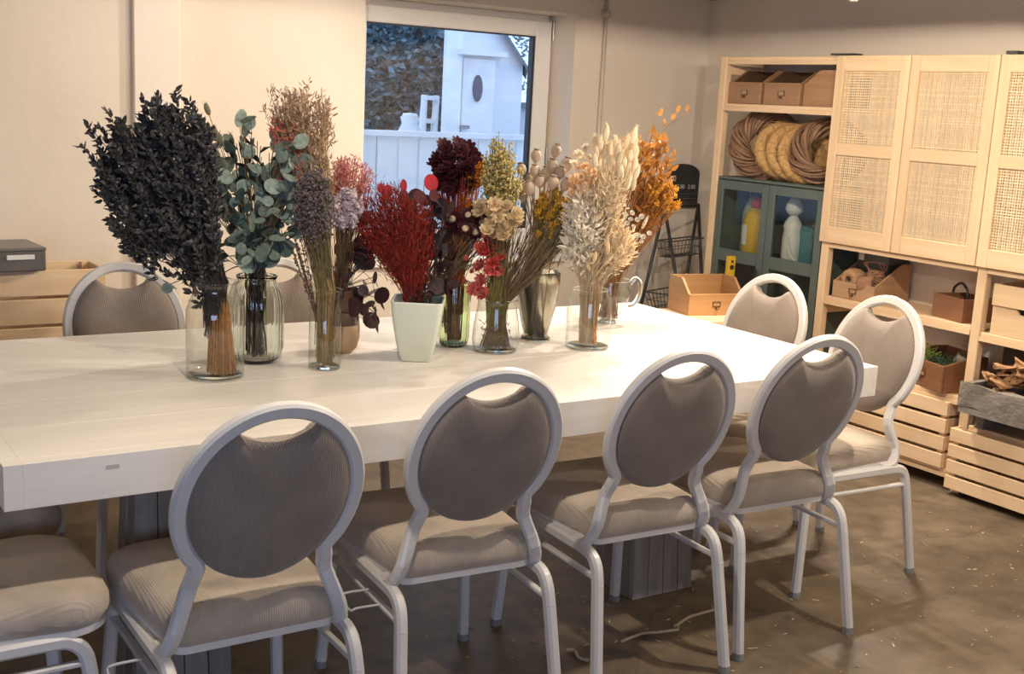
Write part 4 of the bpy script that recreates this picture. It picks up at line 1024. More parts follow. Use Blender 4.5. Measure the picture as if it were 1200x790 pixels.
# 1 dark small-leaved foliage
B = Bunch('dark_foliage_bunch', 'bushy bunch of nearly black small-leaved branches in the bottle jar', 1, dark_s, 11)
dk_leaf = dmat('dark_leaf', (.028, .026, .026), (.075, .07, .068), .45, .05, .5); fo = B.mb('foliage', dk_leaf); B.low = B.h*.74
lobes = [((200, 145), (38, 34), 46), ((152, 190), (42, 40), 44), ((228, 190), (30, 48), 36), ((190, 222), (52, 44), 56), ((168, 262), (38, 24), 26), ((235, 250), (26, 45), 30), ((215, 285), (22, 30), 16), ((158, 158), (26, 22), 26), ((130, 200), (22, 30), 16)]
tips = []
for (c, rr, n) in lobes:
    for k in range(n):
        a = B.r.uniform(0, 6.3); f = B.r.random()**.5
        tips.append(B.P(c[0]+rr[0]*f*math.cos(a), c[1]+rr[1]*f*math.sin(a), B.r.uniform(-.09, .09)))
for p in ((97, 172), (104, 148), (112, 226), (120, 219), (146, 292), (150, 289), (126, 131), (118, 152), (205, 108), (185, 112), (168, 118), (222, 120), (112, 190), (130, 235), (238, 150)): tips.append(B.P(p[0], p[1], B.r.uniform(-.03, .03)))
tpl = leaf_t(.023, .011)
for tip in tips:
    d = B.line(tip, .0012); out_d = (tip-V((0, 0, B.h*.6))).normalized(); L_ = B.r.uniform(.07, .12)
    cv = V((B.r.uniform(-.3, .3), B.r.uniform(-.3, .3), B.r.uniform(-.2, .2)))
    for j in range(17):
        f = j/16; p = tip-out_d*L_*(1-f)*1.2+cv*L_*(1-f)*(1-f)*.5
        for s_ in (0, 1):
            ld = (out_d*.75+rv(B.r)*.75).normalized(); fo.add(*tpl, align(p, ld, B.r.uniform(0, 6.3), B.r.uniform(.65, 1.25)))
B.done()
B = Bunch('straw_bunch', 'tuft of rusty orange straw stems inside the bottle jar', 1, rust_s, 12)
for k in range(260): 
    a = B.r.uniform(0, 6.3); f = B.r.random()**.5
    lo = B.P(260, 436)+V((.038*f*math.cos(a), .038*f*math.sin(a), .01+B.r.random()**3*.03-B.P(260, 436).z)); hi = B.P(257, 355)+V((.024*f*math.cos(a+.4), .018*f*math.sin(a+.4), 0)); tp_ = B.P(256, 334)+V((.016*f*math.cos(a), .016*f*math.sin(a), B.r.uniform(-.03, .01)))
    B.stem.tube([lo, hi, tp_], .0013, 3, cap=False)
B.done()
B = Bunch('pale_stalks', 'few pale straight stalks leaning against the bottle jar rim', 1, pale_s, 13)
for (x0, y0, x1, y1) in ((249, 372, 226, 310), (252, 374, 231, 306), (247, 365, 222, 300)): B.stem.tube([B.P(x0+4, y0+50, .01), B.P(x0, y0, .0), B.P(x1, y1, 0), B.P(x1-12, y1-40, .02)], .0022, 5)
B.done()

# 2 eucalyptus, bunny tails and fresh green sprigs
euc = dmat('eucalyptus_leaf', (.22, .295, .24), (.37, .44, .375), .5, .12, .3, False); eucd = dmat('dark_eucalyptus_leaf', (.05, .085, .08), (.08, .12, .11), .5, .1, .35, False)
B = Bunch('eucalyptus_bunch', 'bunch of grey-green round-leaved eucalyptus in the ribbed vase', 2, brown_s, 21)
me_l = [mesh_of(disc_t(r_, 12, .12), euc, 'leaf') for r_ in (.018, .022, .027)]; me_d = [mesh_of(disc_t(r_, 12, .12), eucd, 'leaf') for r_ in (.017, .022)]
twigs = [(285, 142), (272, 165), (205, 195), (228, 188), (245, 182), (335, 182), (348, 172), (345, 210), (330, 225), (300, 250), (315, 275), (358, 255), (372, 262), (300, 195), (320, 200), (270, 215), (290, 280), (325, 150), (268, 250), (310, 300), (285, 235), (270, 300), (345, 235), (215, 205), (355, 195), (340, 160), (262, 320), (300, 318), (335, 250), (310, 225), (250, 225), (365, 250), (330, 190)]
for (x, y) in twigs:
    tip = B.P(x, y, B.r.uniform(-.10, .05)); lo = V((B.r.uniform(-.02, .02), B.r.uniform(-.02, .02), .02)); mo = V((B.r.uniform(-.02, .02), B.r.uniform(-.02, .02), B.h))
    path = spline([lo, mo, mo.lerp(tip, .55)+V((0, 0, .02)), tip], 6); B.stem.tube(path, .0018, 5)
    for j in range(10):
        f = .45+.55*j/9; p = path[min(len(path)-1, int(f*(len(path)-1)))]
        if p.z < B.h+.05: continue
        dd = (rv(B.r)+(tip-mo).normalized()*.4-V((FW.x, FW.y, 0))*.25).normalized()
        put('leaf', B.r.choice(me_l if B.r.random() < .66 else me_d), align(p, dd, B.r.uniform(0, 6.3), B.r.uniform(.75, 1.2)), B.t)
for (x, y) in ((190, 330), (203, 337), (212, 322)):
    put('leaf', B.r.choice(me_l), align(B.P(x, y, -.05), rv(B.r), 0, .9), B.t)
for (cx_, cy_, rx_e, ry_e, n_e) in ((228, 192, 26, 12, 14), (335, 185, 18, 18, 14), (345, 215, 18, 14, 10), (362, 255, 14, 8, 6), (300, 285, 22, 30, 16), (285, 145, 12, 8, 4), (318, 235, 22, 22, 12)):
    for k in range(n_e):
        a = B.r.uniform(0, 6.3); f = B.r.random()**.5; p = B.P(cx_+rx_e*f*math.cos(a), cy_+ry_e*f*math.sin(a), B.r.uniform(-.12, -.05))
        B.stem.tube([V((0, 0, B.h)), (V((0, 0, B.h))+p)*.5+V((0, 0, .02)), p], .0011, 3, cap=False); put('leaf', B.r.choice(me_l), align(p, (rv(B.r)-V((FW.x, FW.y, 0))*.2).normalized(), B.r.uniform(0, 6.3), B.r.uniform(.75, 1.15)), B.t)
B.stem.tube(spline([B.P(282, 330, -.03), B.P(250, 322, -.05), B.P(222, 325, -.05), B.P(195, 335, -.05)], 5), .0012, 4)
B.done()
B = Bunch('dark_leaf_sprigs', 'dark green broad-leaved sprigs among the eucalyptus', 2, dark_s, 22)
me_x = mesh_of(leaf_t(.05, .028, .2, .2), dmat('deep_green_leaf', (.03, .05, .045), (.05, .075, .065), .4, .08, .3, False), 'leaf')
for k in range(46):
    tip = B.P(B.r.uniform(262, 318), B.r.uniform(158, 310), B.r.uniform(-.06, .06)); d = B.line(tip, .0013)
    put('leaf', me_x, align(tip-d*.02, (d+rv(B.r)*.9).normalized(), B.r.uniform(0, 6.3), B.r.uniform(.7, 1.2)), B.t)
B.done()
tail_m = dmat('grey_bunny_tail', (.20, .19, .13), (.28, .27, .19), .9, .1, .25)
def tails(B, spots, m, r_, l, hair=40, nm='grass_heads', fz=.35):
    b = B.mb(nm, m)
    for (x, y, dy) in spots:
        tip = B.P(x, y, dy); d = B.line(tip, .0011); d = (d+V((B.r.uniform(-.15, .15), B.r.uniform(-.15, .15), .2))).normalized(); k = B.r.uniform(.85, 1.15)
        b.add(*bead_t(r_*k, l*k, 7, 5), align(tip-d*l*.5, d))
        for j in range(hair):
            f = B.r.uniform(.05, 1); a = B.r.uniform(0, 6.3); u = d.orthogonal().normalized(); v = d.cross(u); rad = (u*math.cos(a)+v*math.sin(a)); p = tip-d*l*.5+d*(f*l*k)
            e = p+rad*r_*(.9+fz)+d*l*.28; w = d.cross(rad)*.0009; b.add([p-w, p+w, e], [(0, 1, 2)])
B = Bunch('bunny_tail_grass', 'grey-green fluffy grass heads rising between dark foliage and eucalyptus', 2, olive_s, 23)
tails(B, [(243, 128, 0), (252, 158, -.02), (258, 165, 0), (265, 172, -.03), (248, 175, 0), (271, 166, .02), (255, 185, -.04), (262, 190, -.02), (246, 192, .0), (275, 185, .03), (285, 178, 0), (240, 180, .02), (292, 186, 0)], tail_m, .0085, .036)
B.done()

# 3 dried grasses in the glass cylinder
def plume(B, region, n, m, tpl, per, L_, dy=.05, nm='seed_heads', stem_r=.0009, jit=.55, up=.6, mouth=None, droop=0., off=0.):
    """fine sprays: n stems whose upper part carries small pieces"""
    b = B.mb(nm, m); (cx, cy, rx, ry) = region
    for k in range(n):
        a = B.r.uniform(0, 6.3); f = B.r.random()**.5
        tip = B.P(cx+rx*f*math.cos(a), cy+ry*f*math.sin(a), off+B.r.uniform(-dy, dy)); d = B.line(tip, stem_r, mouth=mouth)
        for j in range(per):
            g = B.r.random(); p = tip-d*L_*g+rv(B.r)*L_*.22*(.4+g); dd = (d*up+rv(B.r)*jit+V((0, 0, -droop))).normalized()
            b.add(*tpl, align(p, dd, B.r.uniform(0, 6.3), B.r.uniform(.7, 1.25)))
B = Bunch('wild_oat_grass', 'tall feathery beige grass standing in the glass cylinder', 3, tan_s, 31)
oat = dmat('oat_husk', (.46, .31, .20), (.34, .22, .14), .8, .2, .35); slim = leaf_t(.018, .0042, .2, .1)
plume(B, (352, 135, 34, 40), 85, oat, slim, 22, .09, .06); plume(B, (362, 190, 26, 50), 70, oat, slim, 16, .09, .05); plume(B, (322, 118, 16, 22), 8, oat, slim, 10, .06, .03)
B.done()
B = Bunch('coral_broom', 'coral pink broom sprigs inside the beige grass', 3, tan_s, 32)
coral = dmat('coral_floret', (.72, .17, .13), (.60, .11, .10), .8, .2, .25); plume(B, (335, 150, 20, 16), 26, coral, leaf_t(.011, .005), 22, .05, .05); plume(B, (342, 195, 18, 24), 20, coral, leaf_t(.011, .005), 18, .05, .05); B.done()
B = Bunch('tied_straw_bundle', 'olive tied bundle of stems standing in the glass cylinder', 3, dmat('olive_straw', (.36, .27, .11), (.26, .19, .07)), 33)
for k in range(150):
    a = B.r.uniform(0, 6.3); f = B.r.random()**.5; u = V((math.cos(a), math.sin(a), 0))
    waist = B.P(378, 335)+u*.018*f; lo = B.P(380+B.r.uniform(-6, 8), 424-B.r.random()**2*50)+u*.016*f; tp_ = B.P(370, 215)+u*.05*f+V((0, 0, B.r.uniform(-.08, .03)))
    B.stem.tube([lo, waist, tp_], .0013, 3, cap=False)
B.stem.tube([B.P(378, 336)+V((math.cos(a), math.sin(a), 0))*.0195 for a in [2*PI*k/20 for k in range(20)]], .0018, 5, closed=True); B.done()
lav = dmat('lavender_head', (.115, .085, .085), (.19, .15, .15), .85, .1, .4)
B = Bunch('lavender_bunch', 'grey-purple lavender heads beside the eucalyptus', 3, olive_s, 34)
plume(B, (366, 230, 21, 34), 110, lav, bead_t(.0030, .0075, 5, 3), 24, .07, .03, up=.9, jit=.5, off=-.075); B.done()
B = Bunch('brown_seed_stalks', 'thin brown beaded seed stalks leaning beside the glass cylinder', 3, brown_s, 35)
sb = B.mb('seeds', dmat('brown_seed', (.20, .10, .07), (.28, .15, .11), .8, .1, .3))
for k in range(10):
    x0 = 352+k*1.8; p0 = B.P(372, 375, -.01); p1 = B.P(x0-14, 295-B.r.uniform(0, 25), B.r.uniform(-.03, .02)); B.stem.tube([B.P(378, 415), p0, p1], .001, 4)
    for j in range(26): f = B.r.random(); sb.add(*bead_t(.0028, .007, 5, 3), align(p0.lerp(p1, f), rv(B.r)))
B.done()
B = Bunch('lilac_statice', 'lilac and white statice clusters beside the red grass', 4, brown_s, 36)
st_m = dmat('lilac_floret', (.40, .27, .34), (.72, .62, .64), .8, .2, .4); plume(B, (405, 240, 19, 20), 80, st_m, bead_t(.0042, .008, 5, 3), 24, .03, .03, jit=1.2, up=.2, off=-.10); B.done()
B = Bunch('pink_broom', 'salmon pink feathery broom sprigs above the lilac statice', 4, red_s, 37)
pk = dmat('salmon_floret', (.56, .20, .16), (.68, .33, .28), .8, .2, .3); plume(B, (408, 208, 23, 28), 75, pk, leaf_t(.013, .0048), 22, .06, .06); plume(B, (428, 215, 11, 25), 16, dmat('pale_pink_floret', (.55, .42, .44), (.45, .32, .34)), leaf_t(.012, .004), 14, .05, .04); B.done()

# 4 dark burgundy leaves in the tan vase
plum = dmat('plum_leaf', (.075, .03, .032), (.045, .02, .022), .4, .1, .3, False)
B = Bunch('burgundy_leaf_bunch', 'dark burgundy round leaves spilling from the tan vase', 4, dark_s, 41, 'dried leaves')
me_p = [mesh_of(disc_t(r_, 12, .1), plum, 'leaf') for r_ in (.022, .028)]
for k in range(52):
    x, y = (B.r.uniform(392, 440), B.r.uniform(275, 372)) if k < 36 else (B.r.uniform(400, 450), B.r.uniform(258, 320))
    tip = B.P(x, y, B.r.uniform(-.05, .05)); d = B.line(tip, .0013)
    put('leaf', B.r.choice(me_p), align(tip, (rv(B.r)-V((FW.x, FW.y, 0))*.2).normalized(), B.r.uniform(0, 6.3), B.r.uniform(.7, 1.15)), B.t)
me_h = mesh_of(leaf_t(.05, .018, .3, .2), dmat('hanging_brown_leaf', (.14, .075, .05), (.10, .05, .035), .5, .1, .2, False), 'leaf')
for (x, y, a) in ((436, 352, .2), (440, 358, -.1), (446, 352, .5), (441, 372, .0)): put('leaf', me_h, align(B.P(x, y, -.02), V((a*.6, 0, -1)), 1.2, B.r.uniform(.6, 1.0)), B.t)
B.stem.tube(spline([B.P(425, 318), B.P(436, 330, -.02), B.P(440, 352, -.02)], 4), .001, 4)
B.done()

# 5 red grass, red discs and dark foliage in the mint pot
rg = dmat('red_grass', (.33, .028, .012), (.20, .014, .008), .8, .15, .4)
B = Bunch('red_grass_bunch', 'dense deep red feathery grass in the mint pot', 5, rg, 51)
mth = B.P(484, 352)
plume(B, (455, 258, 38, 44), 230, rg, leaf_t(.017, .0022, .1, .2), 26, .10, .06, mouth=mth, up=1.0, jit=.5); plume(B, (488, 275, 22, 48), 120, rg, leaf_t(.016, .0022, .1, .2), 22, .10, .06, mouth=mth, up=1., jit=.5); plume(B, (482, 318, 16, 26), 60, rg, leaf_t(.015, .002, .1, .2), 16, .06, .04, mouth=mth, up=1., jit=.4)
B.done()
B = Bunch('red_disc_stems', 'flat red and maroon disc-shaped dried leaves rising above the red grass', 5, dark_s, 52)
rd = dmat('crimson_disc', (.48, .02, .03), (.38, .012, .022), .6, .35, .15, False); md = dmat('maroon_disc', (.14, .018, .02), (.10, .012, .016), .6, .25, .15, False)
me_r = mesh_of(disc_t(.027, 16, .06), rd, 'disc'); me_m = mesh_of(disc_t(.028, 16, .06), md, 'disc')
for (x, y, sx, sz, rot, me_) in ((497, 208, 1.0, .75, 1.35, me_r), (451, 226, .62, .8, .25, me_r), (473, 218, .40, .72, 0, me_r), (472, 232, .6, .75, .1, me_m), (486, 226, .8, .6, 1.1, me_m), (503, 222, .7, .5, 1.4, me_m), (478, 246, .8, .8, .3, me_m), (445, 218, .4, .5, .2, me_r)):
    p = B.P(x, y+8, B.r.uniform(-.02, .04)); B.line(p, .0012, mouth=mth)
    face = Matrix((RT, -FW, UP)).transposed().to_4x4(); face = T(*p) @ face @ RY(rot) @ T(0, 0, 0) @ S(sx, 1, sz); put('disc', me_, face, B.t)
B.done()
B = Bunch('black_leaf_sprigs', 'near-black leafy sprigs behind the red grass', 5, dark_s, 53, 'dried leaves')
blk = dmat('black_plum_leaf', (.028, .014, .018), (.05, .024, .026), .45, .08, .3, False); me_b = mesh_of(disc_t(.026, 12, .12), blk, 'leaf')
for k in range(62):
    x, y = B.r.uniform(488, 524), B.r.uniform(232, 350)
    p = B.P(x, y, B.r.uniform(.01, .08)); B.line(p, .0012)
    put('leaf', me_b, align(p, rv(B.r), B.r.uniform(0, 6.3), B.r.uniform(.7, 1.15)), B.t)
B.done()

# 6 maroon heads, orange florets and strawflowers in the green vase
def flower_tpl(r_, rings=((9, 1.0, .15), (8, .74, .6), (7, .48, 1.1)), w=.5):
    vs, fs = [], []
    for (n, k, lift) in rings:
        for i in range(n):
            a = 2*PI*i/n+k*3; l = r_*k; d = V((math.cos(a)*math.cos(lift), math.sin(a)*math.cos(lift), math.sin(lift))); sd = V((-math.sin(a), math.cos(a), 0))*l*w*.62; up = V((-math.cos(a)*math.sin(lift), -math.sin(a)*math.sin(lift), math.cos(lift)))
            b0 = len(vs); vs += [(0, 0, 0), tuple(d*l*.55+sd+up*l*.08), tuple(d*l*.95+sd*.55+up*l*.2), tuple(d*l*1.02+up*l*.22), tuple(d*l*.95-sd*.55+up*l*.2), tuple(d*l*.55-sd+up*l*.08), tuple(d*l*.6)]
            fs += [(b0, b0+1, b0+6), (b0+1, b0+2, b0+3, b0+6), (b0+6, b0+3, b0+4, b0+5), (b0, b0+6, b0+5)]
    return vs, fs
def dome(r_, h, n=10):
    vs = [(r_*math.cos(2*PI*k/n), r_*math.sin(2*PI*k/n), 0) for k in range(n)]+[(r_*.7*math.cos(2*PI*k/n), r_*.7*math.sin(2*PI*k/n), h*.7) for k in range(n)]+[(0, 0, h)]
    return vs, [(k, (k+1) % n, n+(k+1) % n, n+k) for k in range(n)]+[(n+k, n+(k+1) % n, 2*n) for k in range(n)]
def flowers(B, spots, tpl, m, stem_r=.0011, centre=None, cm=None, sc=(.85, 1.15), face=.7, nm='flower', mouth=None, drop=0):
    me = mesh_of(tpl, m, nm, False); mc = mesh_of(centre, cm, 'flower_centre') if centre else None
    for (x, y, dy) in spots:
        p = B.P(x, y, dy); d = B.line(p, stem_r, mouth=mouth); n_ = (d*.6+rv(B.r)*.5-V((FW.x, FW.y, -.25))*face).normalized(); k = B.r.uniform(*sc)
        o = put(nm, me, align(p, n_, B.r.uniform(0, 6.3), k), B.t)
        if mc: put('flower_centre', mc, T(0, 0, .001), o)
def scat(B, n, region, dy): return [(region[0]+region[2]*f*math.cos(a), region[1]+region[3]*f*math.sin(a), B.r.uniform(-dy, dy)) for f, a in [(B.r.random()**.5, B.r.uniform(0, 6.3)) for _ in range(n)]]
B = Bunch('maroon_flower_bunch', 'dark maroon ruffled flower heads on straight red stems', 6, red_s, 61)
mar = dmat('maroon_petal', (.085, .012, .018), (.05, .008, .012), .6, .15, .3, False)
flowers(B, scat(B, 44, (532, 190, 26, 18), .06)+[(514, 186, 0), (520, 172, 0), (548, 175, 0), (556, 192, 0), (536, 169, 0), (512, 190, .02)]+scat(B, 26, (533, 212, 20, 12), .05), flower_tpl(.027), mar)
for k in range(60): B.line(B.P(B.r.uniform(512, 552), B.r.uniform(205, 225), B.r.uniform(-.04, .04)), .001)
B.done()
B = Bunch('orange_floret_bunch', 'bright orange small florets behind the maroon heads', 6, dmat('orange_stem', (.62, .22, .02), (.5, .16, .015)), 62)
org = dmat('orange_floret', (.80, .27, .015), (.68, .19, .01), .7, .25, .25)
plume(B, (559, 198, 9, 14), 30, org, bead_t(.004, .008, 5, 3), 20, .03, .04, jit=1.2, up=.2); plume(B, (556, 242, 10, 9), 22, org, bead_t(.004, .008, 5, 3), 18, .025, .03, jit=1.2, up=.2); plume(B, (548, 222, 10, 12), 16, org, leaf_t(.012, .003), 10, .04, .03); plume(B, (513, 229, 6, 5), 8, dmat('rust_floret', (.45, .16, .03), (.36, .11, .02)), bead_t(.0035, .007, 5, 3), 12, .02, .03, jit=1.2, up=.2); B.done()
B = Bunch('dark_strawflower_bunch', 'dark plum strawflowers with cream centres over brown stems', 6, brown_s, 63)
dsf = dmat('plum_petal', (.09, .014, .018), (.055, .01, .013), .5, .12, .25, False); crc = dmat('cream_centre', (.72, .55, .32), (.80, .66, .44), .8, .1, .1, False)
flowers(B, [(530, 257, -.05), (549, 252, -.05), (562, 246, -.05), (565, 262, -.06), (545, 268, -.06), (520, 254, -.04), (572, 256, -.03), (556, 272, -.04)], flower_tpl(.026, ((11, 1.0, .1), (9, .8, .4))), dsf, centre=dome(.0125, .009), cm=crc, face=1.3)
flowers(B, scat(B, 18, (552, 262, 24, 14), .04), flower_tpl(.025), dsf, face=.6)
for k in range(110):
    tip = B.P(B.r.uniform(518, 570), B.r.uniform(265, 300), B.r.uniform(-.05, .03)); mo = B.P(508+B.r.uniform(-6, 8), 345, -.03); lo = V((B.r.uniform(-.015, .015), B.r.uniform(-.015, .015), .02))
    B.stem.tube([lo, mo, mo.lerp(tip, .55)+V((B.r.uniform(-.012, .012), 0, .0)), tip], .0012, 3, cap=False)
B.done()

# 7 red and cream strawflowers, flax
B = Bunch('red_strawflower_bunch', 'scarlet strawflowers hanging at the side of the squat jar', 7, brown_s, 71)
scl = dmat('scarlet_petal', (.55, .02, .02), (.70, .14, .10), .6, .12, .2, False); sc2 = dmat('red_pink_petal', (.62, .20, .15), (.46, .04, .035), .6, .12, .2, False)
flowers(B, [(570, 298, -.04), (580, 290, -.03), (577, 308, -.05), (586, 302, -.04), (565, 292, -.03), (574, 285, -.03)], flower_tpl(.027), scl)
flowers(B, [(573, 318, -.05), (582, 316, -.04), (563, 312, -.03), (560, 340, -.05), (567, 345, -.05), (555, 338, -.04), (590, 296, -.02), (564, 328, -.04), (572, 276, -.02)], flower_tpl(.022), sc2)
flowers(B, [(547, 302, -.02), (545, 330, -.02), (553, 318, -.02)], flower_tpl(.010), sc2)
B.done()
B = Bunch('cream_flower_bunch', 'cluster of cream ruffled strawflowers above the scarlet ones', 7, olive_s, 72)
crm = dmat('cream_petal', (.78, .62, .38), (.70, .54, .31), .7, .3, .12, False)
flowers(B, [(x+B.r.uniform(-3, 3), y+B.r.uniform(-2, 2), B.r.uniform(-.10, -.06)) for x, y in ((566, 241), (580, 240), (592, 243), (602, 250), (572, 250), (586, 253), (597, 260), (605, 265), (576, 262), (588, 268), (600, 274), (580, 275), (592, 280), (570, 270), (607, 258), (563, 248), (584, 246))], flower_tpl(.025, ((9, 1, .3), (8, .75, .8), (6, .45, 1.2))), crm)
B.done()
B = Bunch('flax_bunch', 'yellow-green flax with round seed pods against the window', 7, dmat('green_gold_stem', (.30, .25, .06), (.22, .18, .045)), 73)
flx = dmat('flax_pod', (.50, .38, .11), (.62, .52, .24), .7, .15, .3); mth7 = B.P(590, 345)
plume(B, (588, 196, 24, 34), 150, flx, bead_t(.0036, .0075, 6, 4), 9, .07, .06, jit=.8); plume(B, (584, 165, 9, 12), 12, flx, bead_t(.003, .006, 5, 3), 7, .06, .03)
plume(B, (592, 225, 20, 22), 40, dmat('flax_leaf', (.26, .24, .06), (.20, .17, .05)), leaf_t(.016, .003), 10, .07, .05); B.done()
B = Bunch('dark_stem_bundle', 'dark tangled stems tied with a blue band inside the squat jar', 7, brown_s, 74)
for k in range(130):
    a = B.r.uniform(0, 6.3); f = B.r.random()**.5; u = V((math.cos(a), math.sin(a), 0))
    lo = V((0, 0, .012))+u*.048*f; w_ = B.P(583, 365)+u*.018*f; tp_ = B.P(B.r.uniform(575, 650), B.r.uniform(265, 320), B.r.uniform(-.05, .05))
    B.stem.tube([lo, w_, w_.lerp(tp_, .5)+u*.004, tp_], .0013, 3, cap=False)
fz = B.mb('dry_leaves', brown_s)
for k in range(160): a = B.r.uniform(0, 6.3); f = B.r.random()**.5; fz.add(*leaf_t(.014, .003), align(V((.045*f*math.cos(a), .045*f*math.sin(a), B.r.uniform(.015, .09))), rv(B.r)))
bb = B.P(583, 372, -.02); MB().tube([bb, bb+V((0, 0, -.045))], .0035, 6).build('blue_band', mat('blue_band', (.10, .16, .42), None, .5), B.t); B.done()

# 8 poppy heads and yellow yarrow in the frosted vase
B = Bunch('poppy_head_bunch', 'grey-beige poppy seed heads with crowns on straight stems', 8, dmat('poppy_stem', (.42, .31, .21), (.34, .24, .16)), 81)
pod_m = dmat('poppy_pod', (.50, .39, .29), (.42, .32, .23), .75, .05, .15, False); pr = [(.001, 0), (.004, .002), (.0135, .012), (.017, .023), (.0155, .034), (.009, .041), (.006, .043)]
_t = MB().lathe(pr, 14); me_pod = mesh_of((_t.v, _t.f), pod_m, 'seed_head'); _t = MB().lathe([(.005, .042), (.0105, .044), (.011, .046), (.004, .0475), (.001, .0475)], 10); me_cr = mesh_of((_t.v, _t.f), dmat('poppy_crown', (.33, .24, .17), (.26, .19, .13), .8, .05, .1, False), 'crown')
for (x, y, dy) in ((628, 184, 0), (627, 202, -.02), (651, 178, .02), (622, 215, .02), (633, 214, -.04), (647, 198, 0), (656, 204, -.03), (648, 216, -.05), (611, 200, .02), (613, 230, -.03), (620, 223, -.05), (662, 218, -.02), (640, 206, .05), (663, 196, .04)):
    p = B.P(x, y, dy); d = B.line(p, .0022, 5); d = (d+rv(B.r)*.12).normalized(); o = put('seed_head', me_pod, align(p-d*.02, d, 0, B.r.uniform(.9, 1.15)), B.t); put('crown', me_cr, Matrix.Identity(4), o)
B.done()
B = Bunch('yellow_yarrow_bunch', 'mustard yellow yarrow clusters leaning over the frosted vase', 8, olive_s, 82)
yar = dmat('mustard_floret', (.62, .36, .035), (.50, .27, .02), .8, .15, .35)
plume(B, (654, 240, 27, 21), 110, yar, bead_t(.0042, .0075, 5, 3), 24, .025, .06, jit=1.2, up=.2, mouth=B.P(618, 330)); plume(B, (640, 262, 14, 10), 24, yar, bead_t(.0038, .007, 5, 3), 18, .025, .05, jit=1.2, up=.2, mouth=B.P(615, 330))
for k in range(120): B.line(B.P(B.r.uniform(630, 672), B.r.uniform(245, 285), B.r.uniform(-.05, .03)), .0012, mouth=B.P(612, 335))
gs = B.mb('grass_blades', dmat('brown_blade', (.30, .19, .09), (.22, .135, .06)))
for k in range(160): p = B.P(B.r.uniform(602, 665), B.r.uniform(265, 315), B.r.uniform(-.05, .02)); gs.add(*leaf_t(.045, .0028), align(p, (B.P(660, 240)-B.P(612, 335)).normalized()+rv(B.r)*.25, B.r.uniform(0, 6)))
B.done()

# 9 bleached stems
ivory = dmat('bleached_leaf', (.86, .80, .68), (.80, .73, .60), .7, .3, .12)
B = Bunch('bleached_ruscus_bunch', 'soft bunch of bleached ivory leaves in the clear jar', 9, cream_s, 91)
m9 = B.P(686, 345)
plume(B, (686, 255, 22, 34), 95, ivory, leaf_t(.030, .013, .12, .25), 12, .07, .05, mouth=m9, nm='leaves'); plume(B, (680, 290, 18, 24), 40, ivory, leaf_t(.028, .012, .12, .25), 8, .05, .04, mouth=m9, nm='leaves'); B.done()
B = Bunch('cream_tail_bunch', 'cream bunny-tail heads fanned low to the side of the clear jar', 9, cream_s, 92)
ctm = dmat('cream_tail', (.80, .63, .38), (.72, .54, .30), .9, .2, .15); ctm2 = dmat('ivory_tail', (.86, .74, .53), (.80, .66, .44), .9, .2, .15)
tails(B, [(B.r.uniform(682, 742), 0, 0) for _ in range(0)]+[(x+B.r.uniform(-4, 4), y+B.r.uniform(-4, 4), B.r.uniform(-.06, .0)) for x, y in [(690+i*6.5, 312-i*3.2-j*9) for i in range(8) for j in range(3)]], ctm, .0075, .042, 30, fz=.2)
for k in range(90): B.line(B.P(B.r.uniform(675, 735), B.r.uniform(290, 318), B.r.uniform(-.04, .04)), .0012, mouth=m9)
B.done()
B = Bunch('pale_tail_bunch', 'tall pale yellow bunny-tail heads standing at the back of the clear jar', 9, cream_s, 93)
tails(B, [(710, 158, 0), (697, 168, .02), (735, 165, .02), (742, 160, .03)]+[(x+B.r.uniform(-4, 4), y+B.r.uniform(-5, 5), B.r.uniform(-.03, .08)) for x, y in [(700+i*5.5, 172+j*11) for i in range(9) for j in range(5)]], ctm2, .0095, .05, 60, fz=.6)
for k in range(60): B.line(B.P(B.r.uniform(698, 735), B.r.uniform(205, 235), B.r.uniform(-.02, .06)), .001)
B.done()
B = Bunch('peach_flower_bunch', 'peach and cream papery florets beside the poppy heads', 9, cream_s, 94)
pch = dmat('peach_petal', (.80, .50, .25), (.84, .68, .46), .7, .3, .2, False); pwh = dmat('ivory_petal', (.84, .74, .58), (.78, .66, .48), .7, .3, .12, False)
flowers(B, scat(B, 20, (684, 205, 14, 14), .05), flower_tpl(.014), pch); flowers(B, [(687, 174, 0), (678, 182, 0), (690, 186, .02), (674, 192, .02), (700, 222, 0), (705, 235, .02), (694, 232, 0)], flower_tpl(.018), pwh); flowers(B, scat(B, 8, (692, 222, 14, 10), .04), flower_tpl(.012), pwh); B.done()
B = Bunch('cream_feather_grass', 'soft cream feathery grass filling the middle of the clear jar bouquet', 9, cream_s, 96)
cfg = dmat('cream_feather', (.82, .66, .42), (.86, .74, .54), .8, .25, .2)
plume(B, (712, 232, 22, 36), 90, cfg, leaf_t(.022, .0045, .15, .2), 20, .08, .05, mouth=m9); plume(B, (726, 285, 22, 22), 50, cfg, leaf_t(.022, .005, .15, .2), 16, .07, .04, mouth=m9); plume(B, (684, 215, 16, 16), 30, dmat('peach_feather', (.80, .54, .30), (.74, .46, .23)), leaf_t(.018, .005, .15, .2), 16, .05, .04, mouth=m9, nm='peach_heads'); B.done()
B = Bunch('orange_dried_leaf', 'single curled orange dried leaf standing inside the clear jar', 9, orange_s, 95)
o = mesh_of(leaf_t(.075, .02, .3, .1), dmat('orange_leaf', (.70, .24, .03), (.60, .18, .02), .6, .3, .1, False), 'leaf'); put('leaf', o, align(B.P(697, 408, -.03), V((.0, 0, 1)), .5, 1), B.t); put('leaf', o, align(B.P(655, 340, .02), V((-.3, 0, 1)), .9, .6), B.t); B.stem.tube([B.P(697, 410, -.03), B.P(699, 345, -.03), B.P(705, 300)], .0015, 4); B.done()

